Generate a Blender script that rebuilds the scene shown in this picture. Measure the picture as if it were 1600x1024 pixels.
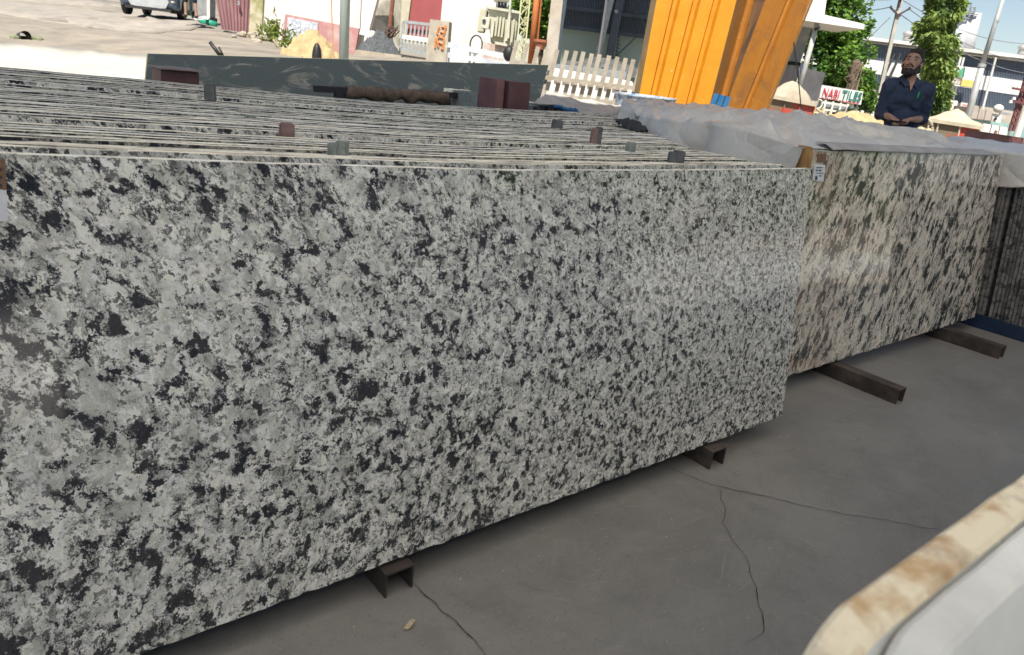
import bpy, bmesh, math, random
import numpy as np
from mathutils import Vector, Matrix, noise as mnoise
R = math.radians
random.seed(7); rng = np.random.default_rng(7)
sc = bpy.context.scene
for o in list(bpy.data.objects): bpy.data.objects.remove(o)
COL = sc.collection

# ------------------------------------------------------------------ camera
H = 1.4
F = 1135.363; EYE = Vector((0, 0, H))
def _axes(v1=(2265, 262), v2=(-170, -16)):
    a = Vector((v1[0]-800, v1[1]-512, F)).normalized()
    b = Vector((v2[0]-800, v2[1]-512, F)).normalized()
    c = a.cross(b)
    if c.y > 0: c = -c
    return a, b, c
AX, AY, AZ = _axes()
def cam2world(d): return Vector((AX.dot(d), AY.dot(d), AZ.dot(d)))
cr, cu, cb = cam2world(Vector((1, 0, 0))), cam2world(Vector((0, -1, 0))), cam2world(Vector((0, 0, -1)))
m = Matrix(((cr.x, cu.x, cb.x, 0), (cr.y, cu.y, cb.y, 0), (cr.z, cu.z, cb.z, H), (0, 0, 0, 1)))
cd = bpy.data.cameras.new('camera'); cam = bpy.data.objects.new('camera', cd); COL.objects.link(cam)
cam.matrix_world = m; cd.sensor_width = 36; cd.lens = F/1600*36; cd.clip_end = 3000; cd.clip_start = .02
cd.dof.use_dof = True; cd.dof.focus_distance = 2.6; cd.dof.aperture_fstop = 9.0
sc.camera = cam
# ------------------------------------------------------------------ world, sun, exposure
SUN_EL, SUN_AZ = R(60), R(225)      # azimuth measured clockwise from +Y
w = bpy.data.worlds.new('World'); sc.world = w; w.use_nodes = True
wn = w.node_tree; bg = wn.nodes['Background']
sk = wn.nodes.new('ShaderNodeTexSky'); sk.sky_type = 'NISHITA'; sk.sun_disc = False
sk.sun_elevation = SUN_EL; sk.sun_rotation = SUN_AZ; sk.air_density = 1.0; sk.dust_density = 0.3; sk.ozone_density = 1.5
hs = wn.nodes.new('ShaderNodeHueSaturation'); hs.inputs['Saturation'].default_value = .85
wn.links.new(sk.outputs[0], hs.inputs['Color']); wn.links.new(hs.outputs[0], bg.inputs[0]); bg.inputs[1].default_value = 0.05
sl = bpy.data.lights.new('sun', 'SUN'); sl.energy = 3.8; sl.angle = R(.5); sl.color = (1, .94, .84)
so = bpy.data.objects.new('sun', sl); COL.objects.link(so)
sd = Vector((math.sin(SUN_AZ)*math.cos(SUN_EL), math.cos(SUN_AZ)*math.cos(SUN_EL), math.sin(SUN_EL)))
so.rotation_euler = sd.to_track_quat('Z', 'Y').to_euler(); so.location = (0, 0, 30)
sc.view_settings.view_transform = 'Standard'; sc.view_settings.look = 'None'
sc.view_settings.exposure = 1.25; sc.view_settings.gamma = 1; sc.view_settings.use_curve_mapping = False

# ------------------------------------------------------------------ pixel -> place helpers (photo measured at 1600x1024)
HV = Vector((-cb.x, -cb.y, 0)).normalized()
RV = Vector((HV.y, -HV.x, 0))
def ray(px, py): return cam2world(Vector((px-800, py-512, F)))
def PV(px, py, v): d = ray(px, py); return EYE + d*(v/d.dot(HV))      # on the upright plane v metres ahead
def PZ(px, py, z): d = ray(px, py); return EYE + d*((z-H)/d.z)
def PY(px, py, y): d = ray(px, py); return EYE + d*(y/d.y)
def PX(px, py, x): d = ray(px, py); return EYE + d*(x/d.x)
def lerp(a, b, t): return a + (b-a)*t
def interp(x, xs, ys): return float(np.interp(x, xs, ys))

# ------------------------------------------------------------------ materials
class G:
    def __init__(s, name):
        s.m = bpy.data.materials.new(name); s.m.use_nodes = True; s.t = s.m.node_tree
        s.b = s.t.nodes['Principled BSDF']
    def set(s, k, v):
        i = s.b.inputs[k]
        if isinstance(v, bpy.types.NodeSocket): s.t.links.new(v, i)
        elif isinstance(v, tuple) and len(v) == 3: i.default_value = (*v, 1)
        else: i.default_value = v
    def n(s, typ, props={}, **ins):
        nd = s.t.nodes.new(typ)
        for k, v in props.items(): setattr(nd, k, v)
        for k, v in ins.items():
            k = k.replace('_', ' ')
            i = nd.inputs[int(k[1:])] if k[0] == 'i' and k[1:].isdigit() else nd.inputs[k]
            if isinstance(v, bpy.types.NodeSocket): s.t.links.new(v, i)
            elif isinstance(v, tuple) and len(v) == 3 and i.type == 'RGBA': i.default_value = (*v, 1)
            else: i.default_value = v
        return nd
    def pos(s): return s.n('ShaderNodeNewGeometry').outputs['Position']
    def obj(s): return s.n('ShaderNodeTexCoord').outputs['Object']
    def mapping(s, v, scale=(1, 1, 1), rot=(0, 0, 0)):
        return s.n('ShaderNodeMapping', Vector=v, Scale=scale, Rotation=rot).outputs[0]
    def noise(s, v, scale, detail=3, rough=.5, dist=0, color=False):
        nd = s.n('ShaderNodeTexNoise', Vector=v, Scale=scale, Detail=detail, Roughness=rough, Distortion=dist)
        return nd.outputs['Color' if color else 0]
    def vor(s, v, scale, feature='F1', out='Color', rnd=1.0):
        return s.n('ShaderNodeTexVoronoi', {'feature': feature}, Vector=v, Scale=scale, Randomness=rnd).outputs[out]
    def math(s, op, a, b=0., c=None):
        nd = s.n('ShaderNodeMath', {'operation': op}, i0=a, i1=b); return nd.outputs[0]
    def vm(s, op, a, b):
        nd = s.n('ShaderNodeVectorMath', {'operation': op})
        for i, v in ((0, a), (1, b)):
            if isinstance(v, bpy.types.NodeSocket): s.t.links.new(v, nd.inputs[i])
            else: nd.inputs[i].default_value = v
        return nd.outputs[0]
    def scalev(s, a, f):
        nd = s.n('ShaderNodeVectorMath', {'operation': 'SCALE'}); s.t.links.new(a, nd.inputs[0]); nd.inputs['Scale'].default_value = f
        return nd.outputs[0]
    def step(s, v, a, b):
        return s.n('ShaderNodeMapRange', {'clamp': True}, Value=v, i1=a, i2=b, i3=0., i4=1.).outputs[0]
    def mix(s, f, a, b):
        nd = s.t.nodes.new('ShaderNodeMix'); nd.data_type = 'RGBA'
        for i, v in ((0, f), (6, a), (7, b)):
            if isinstance(v, bpy.types.NodeSocket): s.t.links.new(v, nd.inputs[i])
            elif i == 0: nd.inputs[0].default_value = v
            else: nd.inputs[i].default_value = (*v, 1)
        return nd.outputs[2]
    def sep(s, v, i): return s.n('ShaderNodeSeparateXYZ', Vector=v).outputs[i]
    def bump(s, h, strength=.3, dist=.01):
        nd = s.n('ShaderNodeBump', Height=h, Strength=strength, Distance=dist); s.t.links.new(nd.outputs[0], s.b.inputs['Normal'])

_mc = {}
def M(name, col, rough=.7, metal=0, col2=None, scale=6, lo=.35, hi=.65, bump=.15, detail=6, dirt=None, dirt_amt=.6, stretch=(1, 1, 1), bdist=.005, spec=.5):
    if name in _mc: return _mc[name]
    g = G(name); v = g.pos()
    if stretch != (1, 1, 1): v = g.mapping(v, stretch)
    c2 = col2 or tuple(c*.72 for c in col)
    nz = g.noise(v, scale, detail, .6, .3)
    c = g.mix(g.step(nz, lo, hi), col, c2)
    if dirt:
        c = g.mix(g.math('MULTIPLY', g.step(g.noise(v, scale*.37+1.3, 5, .7), .5, .68), dirt_amt), c, dirt)
    g.set('Base Color', c); g.set('Metallic', metal)
    g.set('Roughness', g.math('ADD', g.math('MULTIPLY', nz, .25), rough-.12)); g.set('Specular IOR Level', spec)
    if bump: g.bump(g.noise(v, scale*5, 4, .6), bump, bdist)
    _mc[name] = g.m; return g.m

def granite(name, light, light2, dark, dark2, scale=1., stretch=(1, 1, 1), rot=(0, 0, 0), rough=.13, thr=.56, extra=None, finer=0, bump=0, specks=.12, soft=.035, d4t=.575, dk_amt=1.):
    g = G(name); p = g.pos()
    v = g.mapping(g.mapping(p, (1, 1, 1), rot), stretch)
    if finer:      # the crystals get smaller towards the right end
        x = g.math('MAXIMUM', g.sep(p, 0), 0.); x2 = g.math('MULTIPLY', g.math('MULTIPLY', x, x), finer/2)
        k = g.math('MULTIPLY', x, finer); z = g.math('MULTIPLY', g.math('SUBTRACT', g.sep(p, 2), .6), k)
        v = g.vm('ADD', v, g.n('ShaderNodeCombineXYZ', i0=x2, i1=0., i2=z).outputs[0])
    w0 = g.scalev(g.vm('SUBTRACT', g.noise(v, 7*scale, 2, .5, color=True), (.5, .5, .5)), .09/scale)
    w1 = g.scalev(g.vm('SUBTRACT', g.noise(v, 26*scale, 3, .65, color=True), (.5, .5, .5)), .06/scale)
    w2 = g.scalev(g.vm('SUBTRACT', g.noise(v, 110*scale, 3, .7, color=True), (.5, .5, .5)), .026/scale)
    W = g.vm('ADD', g.vm('ADD', v, w1), w2); W0 = g.vm('ADD', W, w0)
    cell = g.sep(g.vor(W0, 30*scale), 0)
    cell2 = g.sep(g.vor(W, 75*scale), 1)
    fine = g.noise(W, 120*scale, 5, .75); mid = g.noise(W0, 34*scale, 5, .7)
    l3 = tuple(c*.5 for c in light2)
    lt = g.mix(g.step(cell, .05, .95), light, light2)
    lt = g.mix(g.math('MULTIPLY', g.step(cell2, .6, 1.), .5), lt, tuple(min(1, c*1.25) for c in light))
    lt = g.mix(g.math('MULTIPLY', g.step(mid, .52, .68), .5), lt, l3)
    lt = g.mix(g.math('MULTIPLY', g.step(fine, .52, .74), .35), lt, l3)
    fib = g.noise(g.mapping(g.mapping(W, (1, 1, 1), (0, -.55, 0)), (1.9, 1, .45)), 60*scale, 4, .7)
    lt = g.mix(g.math('MULTIPLY', g.step(fib, .50, .40), .45), lt, tuple(min(1, c*1.35) for c in light)); lt = g.mix(g.math('MULTIPLY', g.step(fib, .55, .68), .5), lt, l3)
    veil = g.step(g.noise(W0, 11*scale, 4, .65), .52, .64)
    lt = g.mix(g.math('MULTIPLY', veil, .5), lt, l3)
    edge = g.vor(W0, 30*scale, 'DISTANCE_TO_EDGE', 'Distance')
    crack = g.math('MULTIPLY', g.step(edge, .07, .0), g.step(g.noise(v, 17*scale, 2), .46, .58))
    big = g.noise(W0, 17*scale, 6, .66)
    if finer: big = g.math('ADD', big, g.math('MULTIPLY', g.math('SUBTRACT', .72, g.sep(p, 2)), .035))  # paling by reflections near the top put into the pattern as fewer black patches
    d1 = g.step(big, thr, thr+soft)
    d4 = g.math('MULTIPLY', g.step(g.noise(W0, 43*scale, 5, .7), d4t, d4t+soft), g.step(g.noise(v, 5*scale, 3), .40, .56))
    d2 = g.math('MULTIPLY', g.step(g.sep(g.vor(W, 40*scale), 2), specks+.02, specks), g.step(big, .44, .5))
    d3 = g.math('MULTIPLY', g.step(g.sep(g.vor(W, 95*scale), 0), .13, .11), .8)
    dk = g.math('MAXIMUM', g.math('MAXIMUM', g.math('MAXIMUM', d1, d4), d2), g.math('MAXIMUM', g.math('MULTIPLY', crack, .8), d3))
    if dk_amt < 1: dk = g.math('MULTIPLY', dk, dk_amt)
    dc = g.mix(g.step(g.noise(v, 22*scale, 3), .42, .6), dark, dark2)
    dc = g.mix(g.math('MULTIPLY', g.step(fine, .5, .7), .5), dc, tuple(c*3 for c in dark))
    c = g.mix(dk, lt, dc)
    glint = g.math('MULTIPLY', g.step(g.vor(p, 210, 'F1', 'Distance'), .16, .08), g.step(g.noise(p, 19, 3, .6), .56, .62))  # mica sparkle painted into the colour as pale specks
    c = g.mix(g.math('MULTIPLY', glint, .7), c, (.8, .8, .8))
    g.set('IOR', 1.72 if rough < .3 else 1.35)
    if extra: c = extra(g, c, p, v)
    g.set('Base Color', c); g.set('Roughness', rough); g.set('Specular IOR Level', .5)
    if bump: g.bump(g.noise(p, 260, 3, .6), bump, .002)
    return g.m

# ------------------------------------------------------------------ object helpers
def tag(o, label=None, cat=None, group=None, kind=None):
    if label: o['label'] = label
    if cat: o['category'] = cat
    if group: o['group'] = group
    if kind: o['kind'] = kind
    elif cat: o['kind'] = 'thing'
    return o
def thing(name, loc, label=None, cat=None, group=None, kind=None):
    o = bpy.data.objects.new(name, None); COL.objects.link(o); o.location = loc; o.empty_display_size = .1
    return tag(o, label, cat, group, kind)
def worldloc(o):
    p = Vector((0, 0, 0))
    while o: p = p + o.location; o = o.parent
    return p
def mk(name, verts, faces, mats, parent=None, origin=None, smooth=False, fm=None):
    verts = np.asarray([tuple(v) for v in verts], dtype=float) if not isinstance(verts, np.ndarray) else verts
    org = Vector(origin) if origin is not None else (worldloc(parent) if parent else Vector((float(verts[:, 0].mean()), float(verts[:, 1].mean()), float(verts[:, 2].min()))))
    me = bpy.data.meshes.new(name); me.from_pydata((verts-np.array(org)).tolist(), [], [list(f) for f in faces])
    for mm in (mats if isinstance(mats, (list, tuple)) else [mats]): me.materials.append(mm)
    if fm is not None: me.polygons.foreach_set('material_index', fm)
    if smooth: me.polygons.foreach_set('use_smooth', [True]*len(me.polygons))
    me.update()
    o = bpy.data.objects.new(name, me); COL.objects.link(o)
    if parent: o.parent = parent; o.location = org-worldloc(parent)
    else: o.location = org
    return o
def dup(o, loc=None, parent=None):
    c = o.copy(); COL.objects.link(c); c.parent = parent
    if loc is not None: c.location = loc
    for ch in [x for x in list(bpy.data.objects) if x.parent == o]: dup(ch, None, c)
    return c
class MB:
    def __init__(s): s.v = []; s.f = []; s.mi = []
    def add(s, vs, fs, mi=0):
        k = len(s.v); s.v += [tuple(v) for v in vs]; s.f += [[i+k for i in f] for f in fs]; s.mi += [mi]*len(fs); return s
    def hexa(s, a, b, mi=0):       # a, b: two loops of 4
        return s.loft([a, b], mi=mi)
    def loft(s, loops, cap=True, mi=0, close=True):
        n = len(loops[0]); vs = [p for L in loops for p in L]; fs = []
        for i in range(len(loops)-1):
            for j in range(n if close else n-1):
                fs.append((i*n+j, i*n+(j+1) % n, (i+1)*n+(j+1) % n, (i+1)*n+j))
        if cap and close: fs.append(tuple(range(n-1, -1, -1))); fs.append(tuple((len(loops)-1)*n+j for j in range(n)))
        return s.add(vs, fs, mi)
    def box(s, c, size, rz=0, mi=0, ax=None):
        c = Vector(c)
        ex, ey, ez = ax if ax else (Vector((math.cos(rz), math.sin(rz), 0)), Vector((-math.sin(rz), math.cos(rz), 0)), Vector((0, 0, 1)))
        hx, hy, hz = [t/2 for t in size]
        L = lambda z: [c+ex*(-hx)+ey*(-hy)+ez*z, c+ex*hx+ey*(-hy)+ez*z, c+ex*hx+ey*hy+ez*z, c+ex*(-hx)+ey*hy+ez*z]
        return s.loft([L(-hz), L(hz)], mi=mi)
    def tube(s, pts, r, n=8, mi=0, cap=True):
        pts = [Vector(p) for p in pts]; rs = r if isinstance(r, (list, tuple)) else [r]*len(pts); loops = []
        up = Vector((0, 0, 1))
        for i, p in enumerate(pts):
            d = (pts[min(i+1, len(pts)-1)]-pts[max(i-1, 0)]).normalized()
            a = d.cross(up if abs(d.z) < .9 else Vector((0, 1, 0))).normalized(); b = d.cross(a).normalized()
            loops.append([p+a*math.cos(2*math.pi*k/n)*rs[i]+b*math.sin(2*math.pi*k/n)*rs[i] for k in range(n)])
        return s.loft(loops, cap, mi)
    def bar(s, a, b, w, d, mi=0):   # rectangular bar
        a, b = Vector(a), Vector(b); z = (b-a).normalized()
        x = z.cross(HV); x = x.normalized() if x.length > .01 else RV.copy(); y = z.cross(x).normalized()
        L = lambda p: [p-x*w/2-y*d/2, p+x*w/2-y*d/2, p+x*w/2+y*d/2, p-x*w/2+y*d/2]
        return s.loft([L(a), L(b)], mi=mi)
    def prism(s, pts, depth, mi=0):
        return s.loft([[Vector(p) for p in pts], [Vector(p)+depth for p in pts]], mi=mi)
    def ell(s, c, r, nu=16, nv=10, mi=0, ax=None):
        c = Vector(c); loops = []
        ex, ey, ez = ax if ax else (Vector((1, 0, 0)), Vector((0, 1, 0)), Vector((0, 0, 1)))
        for i in range(1, nv):
            t = math.pi*i/nv
            loops.append([c+ex*r[0]*math.sin(t)*math.cos(2*math.pi*k/nu)+ey*r[1]*math.sin(t)*math.sin(2*math.pi*k/nu)+ez*(-r[2]*math.cos(t)) for k in range(nu)])
        k0 = len(s.v); s.loft(loops, cap=False, mi=mi); b = len(s.v)
        s.v += [tuple(c-ez*r[2]), tuple(c+ez*r[2])]; n = nu; last = k0+(nv-2)*n
        for k in range(n):
            s.f.append([b, k0+(k+1) % n, k0+k]); s.f.append([b+1, last+k, last+(k+1) % n]); s.mi += [mi, mi]
        return s
    def cone(s, a, b, ra, rb, n=12, mi=0):
        a, b = Vector(a), Vector(b); s.tube([a, b], [ra, rb], n, mi)
        s.ell(a, (ra,)*3, 10, 8, mi); s.ell(b, (rb,)*3, 10, 8, mi); return s
    def build(s, name, mats, parent=None, origin=None, smooth=False, bevel=0):
        o = mk(name, s.v, s.f, mats, parent, origin, smooth, s.mi if isinstance(mats, (list, tuple)) else None)
        bm = bmesh.new(); bm.from_mesh(o.data); bmesh.ops.recalc_face_normals(bm, faces=bm.faces)
        if bevel: bmesh.ops.bevel(bm, geom=[e for e in bm.edges if e.calc_face_angle(0) > .5], offset=bevel, segments=2, affect='EDGES', clamp_overlap=True)
        bm.to_mesh(o.data); bm.free(); return o
def pp(name, px, v, t, mat, parent=None, bevel=0, origin=None):
    return MB().prism([PV(x, y, v) for x, y in px], HV*t).build(name, mat, parent, bevel=bevel, origin=origin)
def upright(px, py0, py1, v, w, lean=None):
    pass

# ------------------------------------------------------------------ terrain
ctrl = [PV(0, 105, 11), PV(225, 110, 10.5), PV(0, 68, 14), PV(0, 22, 22), PV(100, 40, 20), PV(260, 31, 24), PV(385, 54, 22), PV(555, 90, 18), PV(470, 90, 17), PV(430, 75, 20),
        PV(660, 92, 20), PV(780, 112, 18), PV(1340, 194, 22), PV(1340, 186, 30), PV(1500, 198, 50), PV(1500, 194, 60), PV(1470, 225, 18), PV(900, 150, 14), PV(1100, 170, 14), PV(100, 18, 28), PV(330, 34, 27), PV(50, -8, 42), PV(250, 0, 42), PV(0, -30, 70), PV(200, -20, 70)]
ctrl = [Vector(c) for c in ctrl]
for x, y, zz in ((7, 3.2, .2), (6, 6, .25), (2, 6.5, .25), (9, 1, .2), (14, -2, .25), (40, -10, .3), (0, -12, .0), (-12, 0, .1), (-14, 14, .6), (-10, 40, 1.5), (10, 60, 1.6), (60, 60, 1.4), (120, 30, 1.2), (120, -60, 1), (-100, 0, 1.), (0, -90, 1), (200, 200, 1.4), (400, 0, 1.2)):
    ctrl.append(Vector((x, y, zz)))
CX = np.array([[c.x, c.y] for c in ctrl]); CZ = np.array([c.z for c in ctrl])
def terr(x, y):
    d2 = ((CX-np.array([x, y]))**2).sum(1)+.3
    wt = d2**-1.6; zz = float((wt*CZ).sum()/wt.sum())
    t = 1
    for a0, a1, b0, b1 in ((-7, 8.5, -7, 4.2), (-10, 14, -15, -1.5)):
        dx = max(a0-x, x-a1, 0); dy = max(b0-y, y-b1, 0); t = min(t, math.hypot(dx, dy)/2.5)
    t = t*t*(3-2*t)
    return zz*t-.06*(1-t)
def hit(px, py, lift=0, vmax=120):
    d = ray(px, py); d = d/d.dot(HV); v = 3.
    while v < vmax:
        p = EYE+d*v
        if p.z < terr(p.x, p.y)+lift: break
        v *= 1.012
    return Vector((p.x, p.y, terr(p.x, p.y)+lift))
def G0(v, px):     # ground point under pixel column px (looked up near the horizon), v metres ahead
    p = PV(px, 3+px*.114, v); return Vector((p.x, p.y, terr(p.x, p.y)))

xs = sorted(set([-500, -300, -180, -120, -80, -60, -45, -35, -27, -20]+list(np.arange(-15, 40, 1.))+[42, 46, 50, 56, 62, 70, 80, 95, 120, 160, 250, 400, 700]))
ys = sorted(set([-600, -300, -150, -90, -60, -40, -28, -20, -15, -12]+list(np.arange(-10, 34, 1.))+[36, 40, 45, 52, 60, 75, 95, 130, 200, 350, 700]))
vs = [(x, y, terr(x, y)+.01*mnoise.noise((x*.4, y*.4, 0))) for y in ys for x in xs]; nx = len(xs)
fs = [(j*nx+i, j*nx+i+1, (j+1)*nx+i+1, (j+1)*nx+i) for j in range(len(ys)-1) for i in range(nx-1)]
dust = M('dusty_ground', (.27, .235, .19), .95, col2=(.17, .15, .125), scale=.9, bump=.5, dirt=(.33, .285, .22), bdist=.03)
tag(mk('ground', vs, fs, dust, origin=(0, 0, 0), smooth=True), kind='structure')
def sheet_on(name, top, bot, mat, lift, n=24, k=5):
    def pl(L, t):
        s_ = np.linspace(0, 1, len(L)); return np.interp(t, s_, [a[0] for a in L]), np.interp(t, s_, [a[1] for a in L])
    V_ = []
    for j in range(k+1):
        for i in range(n+1):
            a = pl(top, i/n); b = pl(bot, i/n); V_.append(hit(lerp(a[0], b[0], j/k), lerp(a[1], b[1], j/k), lift))
    f_ = [(j*(n+1)+i, j*(n+1)+i+1, (j+1)*(n+1)+i+1, (j+1)*(n+1)+i) for j in range(k) for i in range(n)]
    o = mk(name, V_, f_, mat, smooth=True); md = o.modifiers.new('t', 'SOLIDIFY'); md.thickness = .05; md.offset = -1 if o.data.polygons[0].normal.z > 0 else 1
    return tag(o, kind='structure')
conc_w = M('pale_concrete', (.50, .47, .41), .9, scale=1.2, col2=(.42, .39, .34), bump=.2, dirt=(.45, .40, .32))
asph = M('dusty_asphalt', (.22, .20, .18), .95, scale=2, col2=(.30, .27, .23), bump=.4, dirt=(.40, .34, .27), stretch=(1, 1, 1))
sheet_on('road', [(-60, -18), (140, -2), (260, 14), (330, 34)], [(-60, 12), (60, 32), (170, 46), (240, 52), (300, 46), (332, 36)], asph, .03)
sheet_on('concrete_apron', [(-60, 62), (110, 76), (230, 88), (330, 96)], [(-60, 120), (100, 130), (250, 135), (330, 136)], conc_w, .07)

# ------------------------------------------------------------------ shed floor
def floor_mat():
    g = G('worn_concrete_floor'); p = g.pos()
    n1 = g.noise(p, 1.3, 6, .6, .6); n2 = g.noise(g.mapping(p, (1, 3.2, 1), (0, 0, .5)), 3.2, 7, .68, .8); n3 = g.noise(p, 40, 5, .7)
    c = g.mix(g.step(n1, .35, .65), (.225, .215, .200), (.175, .167, .156))
    c = g.mix(g.math('MULTIPLY', g.step(n2, .48, .72), .45), c, (.27, .258, .24))
    c = g.mix(g.math('MULTIPLY', g.step(g.noise(p, 5.5, 6, .7, 1.), .56, .68), .28), c, (.11, .105, .10))
    c = g.mix(g.math('MULTIPLY', g.step(n3, .66, .74), .5), c, (.30, .285, .26))
    c = g.mix(g.math('MULTIPLY', g.step(g.vor(p, 21, 'F1', 'Distance'), .055, .03), g.math('MULTIPLY', g.step(g.noise(p, 3.1), .5, .6), .7)), c, (.42, .40, .37))
    wv = g.vm('ADD', p, g.scalev(g.noise(p, 1.4, 2, .5, color=True), .9))
    sc1 = g.noise(g.mapping(g.mapping(wv, (1, 1, 1), (0, 0, .9)), (1.2, 14, 1)), 7, 3, .6)
    c = g.mix(g.math('MULTIPLY', g.math('MULTIPLY', g.step(sc1, .60, .68), g.step(g.noise(p, 2.7, 3), .45, .62)), .30), c, (.36, .345, .32))
    c = g.mix(g.math('MULTIPLY', g.step(g.noise(wv, 2.1, 8, .75), .53, .62), .30), c, (.13, .124, .115))
    c = g.mix(g.math('MULTIPLY', g.step(g.noise(p, 150, 2, .5), .62, .70), .35), c, (.36, .345, .32))
    c = g.mix(g.math('MULTIPLY', g.step(g.noise(p, 95, 2, .5), .64, .70), .4), c, (.09, .085, .08))
    sc2 = g.noise(g.mapping(g.mapping(wv, (1, 1, 1), (0, 0, -.4)), (1, 40, 1)), 9, 2, .5)
    c = g.mix(g.math('MULTIPLY', g.math('MULTIPLY', g.step(sc2, .68, .72), g.step(g.noise(p, 6.1, 3), .55, .62)), .55), c, (.42, .40, .37))
    c = g.mix(g.math('MULTIPLY', g.step(n3, .36, .28), .5), c, (.07, .066, .062))
    g.set('Base Color', c); g.set('Roughness', g.math('ADD', g.math('MULTIPLY', n2, .35), .38)); g.bump(g.math('ADD', n3, g.noise(p, 12, 4)), .12, .004)
    return g.m
fl = tag(MB().box((.75, 1.5, -.06), (15.5, 5.4, .12)).build('floor', floor_mat(), origin=(0, 0, 0)), kind='structure')
yardm = M('grey_yard_concrete', (.38, .38, .37), .9, scale=.7, col2=(.31, .31, .30), bump=.2)
tag(MB().box((2, -8.1, -.06), (24, 13.8, .12)).build('yard_paving', yardm, origin=(2, -8, 0)), kind='structure')
crackm = M('crack_shadow', (.022, .020, .018), .95, bump=0)
def crack(px, w=.005):
    P = [PZ(x, y, .004) for x, y in px]; Q = []
    for a, b in zip(P, P[1:]):
        n = max(3, int((b-a).length/.018))
        for i in range(n):
            p = lerp(a, b, i/n); k = .012*mnoise.noise(p*14)+.005*mnoise.noise(p*60)
            d = (b-a).normalized(); Q.append(p+Vector((-d.y, d.x, 0))*k)
    Q.append(P[-1]); V_ = []
    for i, p in enumerate(Q):
        d = (Q[min(i+1, len(Q)-1)]-Q[max(i-1, 0)]).normalized(); nn = Vector((-d.y, d.x, 0))
        ww = .72*w*(.25+.75*abs(mnoise.noise(p*22+Vector((3, 1, 5)))))*min(1, .2+min(i, len(Q)-1-i)/6); V_ += [p-nn*ww/2, p+nn*ww/2]
    mk('crack', V_, [(2*i, 2*i+1, 2*i+3, 2*i+2) for i in range(len(Q)-1)], crackm, fl)
crack([(1040, 727), (1070, 742), (1120, 760), (1180, 772), (1240, 785), (1300, 800), (1380, 812), (1470, 829), (1500, 833)], .008)
crack([(1121, 760), (1132, 790), (1130, 818), (1150, 850), (1170, 880), (1185, 930), (1194, 985), (1165, 1008)], .006)
crack([(636, 902), (660, 925), (700, 960), (740, 1000), (768, 1028)], .009)
crack([(1078, 722), (1090, 735), (1105, 749)], .005)
crack([(1240, 728), (1330, 745), (1440, 782)], .003)
crack([(1556, 566), (1600, 578), (1650, 588)], .006)
# little chips and grit lying about
chipm = M('stone_chips', (.45, .42, .38), .8, scale=30, bump=0)
gb = MB()
for i in range(900):
    x, y = rng.uniform(.2, 6.5), rng.uniform(.1, 1.5); s_ = rng.uniform(.001, .0035)
    gb.box((x, y, s_*.4), (s_*rng.uniform(.8, 2.4), s_, s_*.8), rng.uniform(0, 3))
tag(gb.build('stone_grit', chipm, origin=(0, 0, 0)), 'tiny pale stone chips scattered over the grey concrete floor', 'grit', kind='stuff')
lm = M('dried_leaf', (.62, .50, .34), .8, scale=60)
p = PZ(640, 981, .0)
Lv = []; lf = []
for i in range(6):
    for j in range(4):
        u, v_ = i/5-.5, j/3-.5; Lv.append(p+Vector((u*.034, v_*.02*(1-abs(u)*1.4), .004+.016*abs(v_)+.008*math.sin(u*5))))
for i in range(5):
    for j in range(3): lf.append((i*4+j, i*4+j+1, (i+1)*4+j+1, (i+1)*4+j))
tag(mk('dry_leaf', Lv, lf, lm), 'small curled tan leaf lying on the floor below the big slab', 'leaf')

# ------------------------------------------------------------------ shed roof and frame (above the frame of the photograph)
roofm = M('galvanised_roof_sheet', (.50, .52, .54), .45, metal=.3, scale=3, bump=.05)
steel = M('grey_painted_steel', (.20, .23, .26), .5, scale=4)
rx0, rx1, ry0, ry1 = -5.0, 6.2, -3.8, 2.3
frp = G('fill_light_roof_sheet'); frp_t = frp.n('ShaderNodeBsdfTranslucent', Color=(.92, .88, .80)); frp_m = frp.n('ShaderNodeMixShader', i0=.93)  # unseen translucent strips, added to fill the shed with warm overhead light
frp.t.links.new(frp.b.outputs[0], frp_m.inputs[1]); frp.t.links.new(frp_t.outputs[0], frp_m.inputs[2]); frp.set('Base Color', (.6, .6, .56))
frp.t.links.new(frp_m.outputs[0], [n_ for n_ in frp.t.nodes if n_.type == 'OUTPUT_MATERIAL'][0].inputs[0])
rf = None; ns = 16
for k in range(ns):
    V_ = []; xa, xb = lerp(rx0, rx1, k/ns), lerp(rx0, rx1, (k+1)/ns)
    for i in range(13):
        for y, z_ in ((ry0, 5.2), (ry1, 5.9)): V_.append((lerp(xa, xb, i/12), y, z_+(.03 if i % 2 else 0)))
    lit_ = k % 3 != 0
    if rf is None: rf = tag(mk('shed_roof', V_, [(2*i, 2*i+1, 2*i+3, 2*i+2) for i in range(12)], roofm, origin=(0, 0, 5)), kind='structure')
    else: mk('added_rooflight_sheet' if lit_ else 'roof_sheet', V_, [(2*i, 2*i+1, 2*i+3, 2*i+2) for i in range(12)], frp.m if lit_ else roofm, rf)
for y, z_ in ((-3.7, 5.1), (-1.8, 5.33), (0, 5.55), (2.2, 5.83)):
    mk_ = MB(); mk_.box(((rx0+rx1)/2, y, z_-.03), (rx1-rx0, .08, .12)); mk_.build('purlin', steel, rf)
for x, y in ((-4.8, -3.6), (6.0, -3.6), (-4.8, 1.8)):
    t = thing('steel_column', (x, y, 0), 'grey steel column holding up the shed roof at a far corner', 'column', 'shed roof columns')
    b = MB(); b.box((x, y, 2.6), (.012, .2, 5.2)); b.box((x-.1, y, 2.6), (.012, .2, 5.2)); b.box((x+.1, y, 2.6), (.012, .2, 5.2)); b.box((x, y, 2.6), (.2, .012, 5.2)); b.build('shaft', steel, t)
    MB().box((x, y, .01), (.4, .4, .02)).build('base_plate', steel, t)

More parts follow.
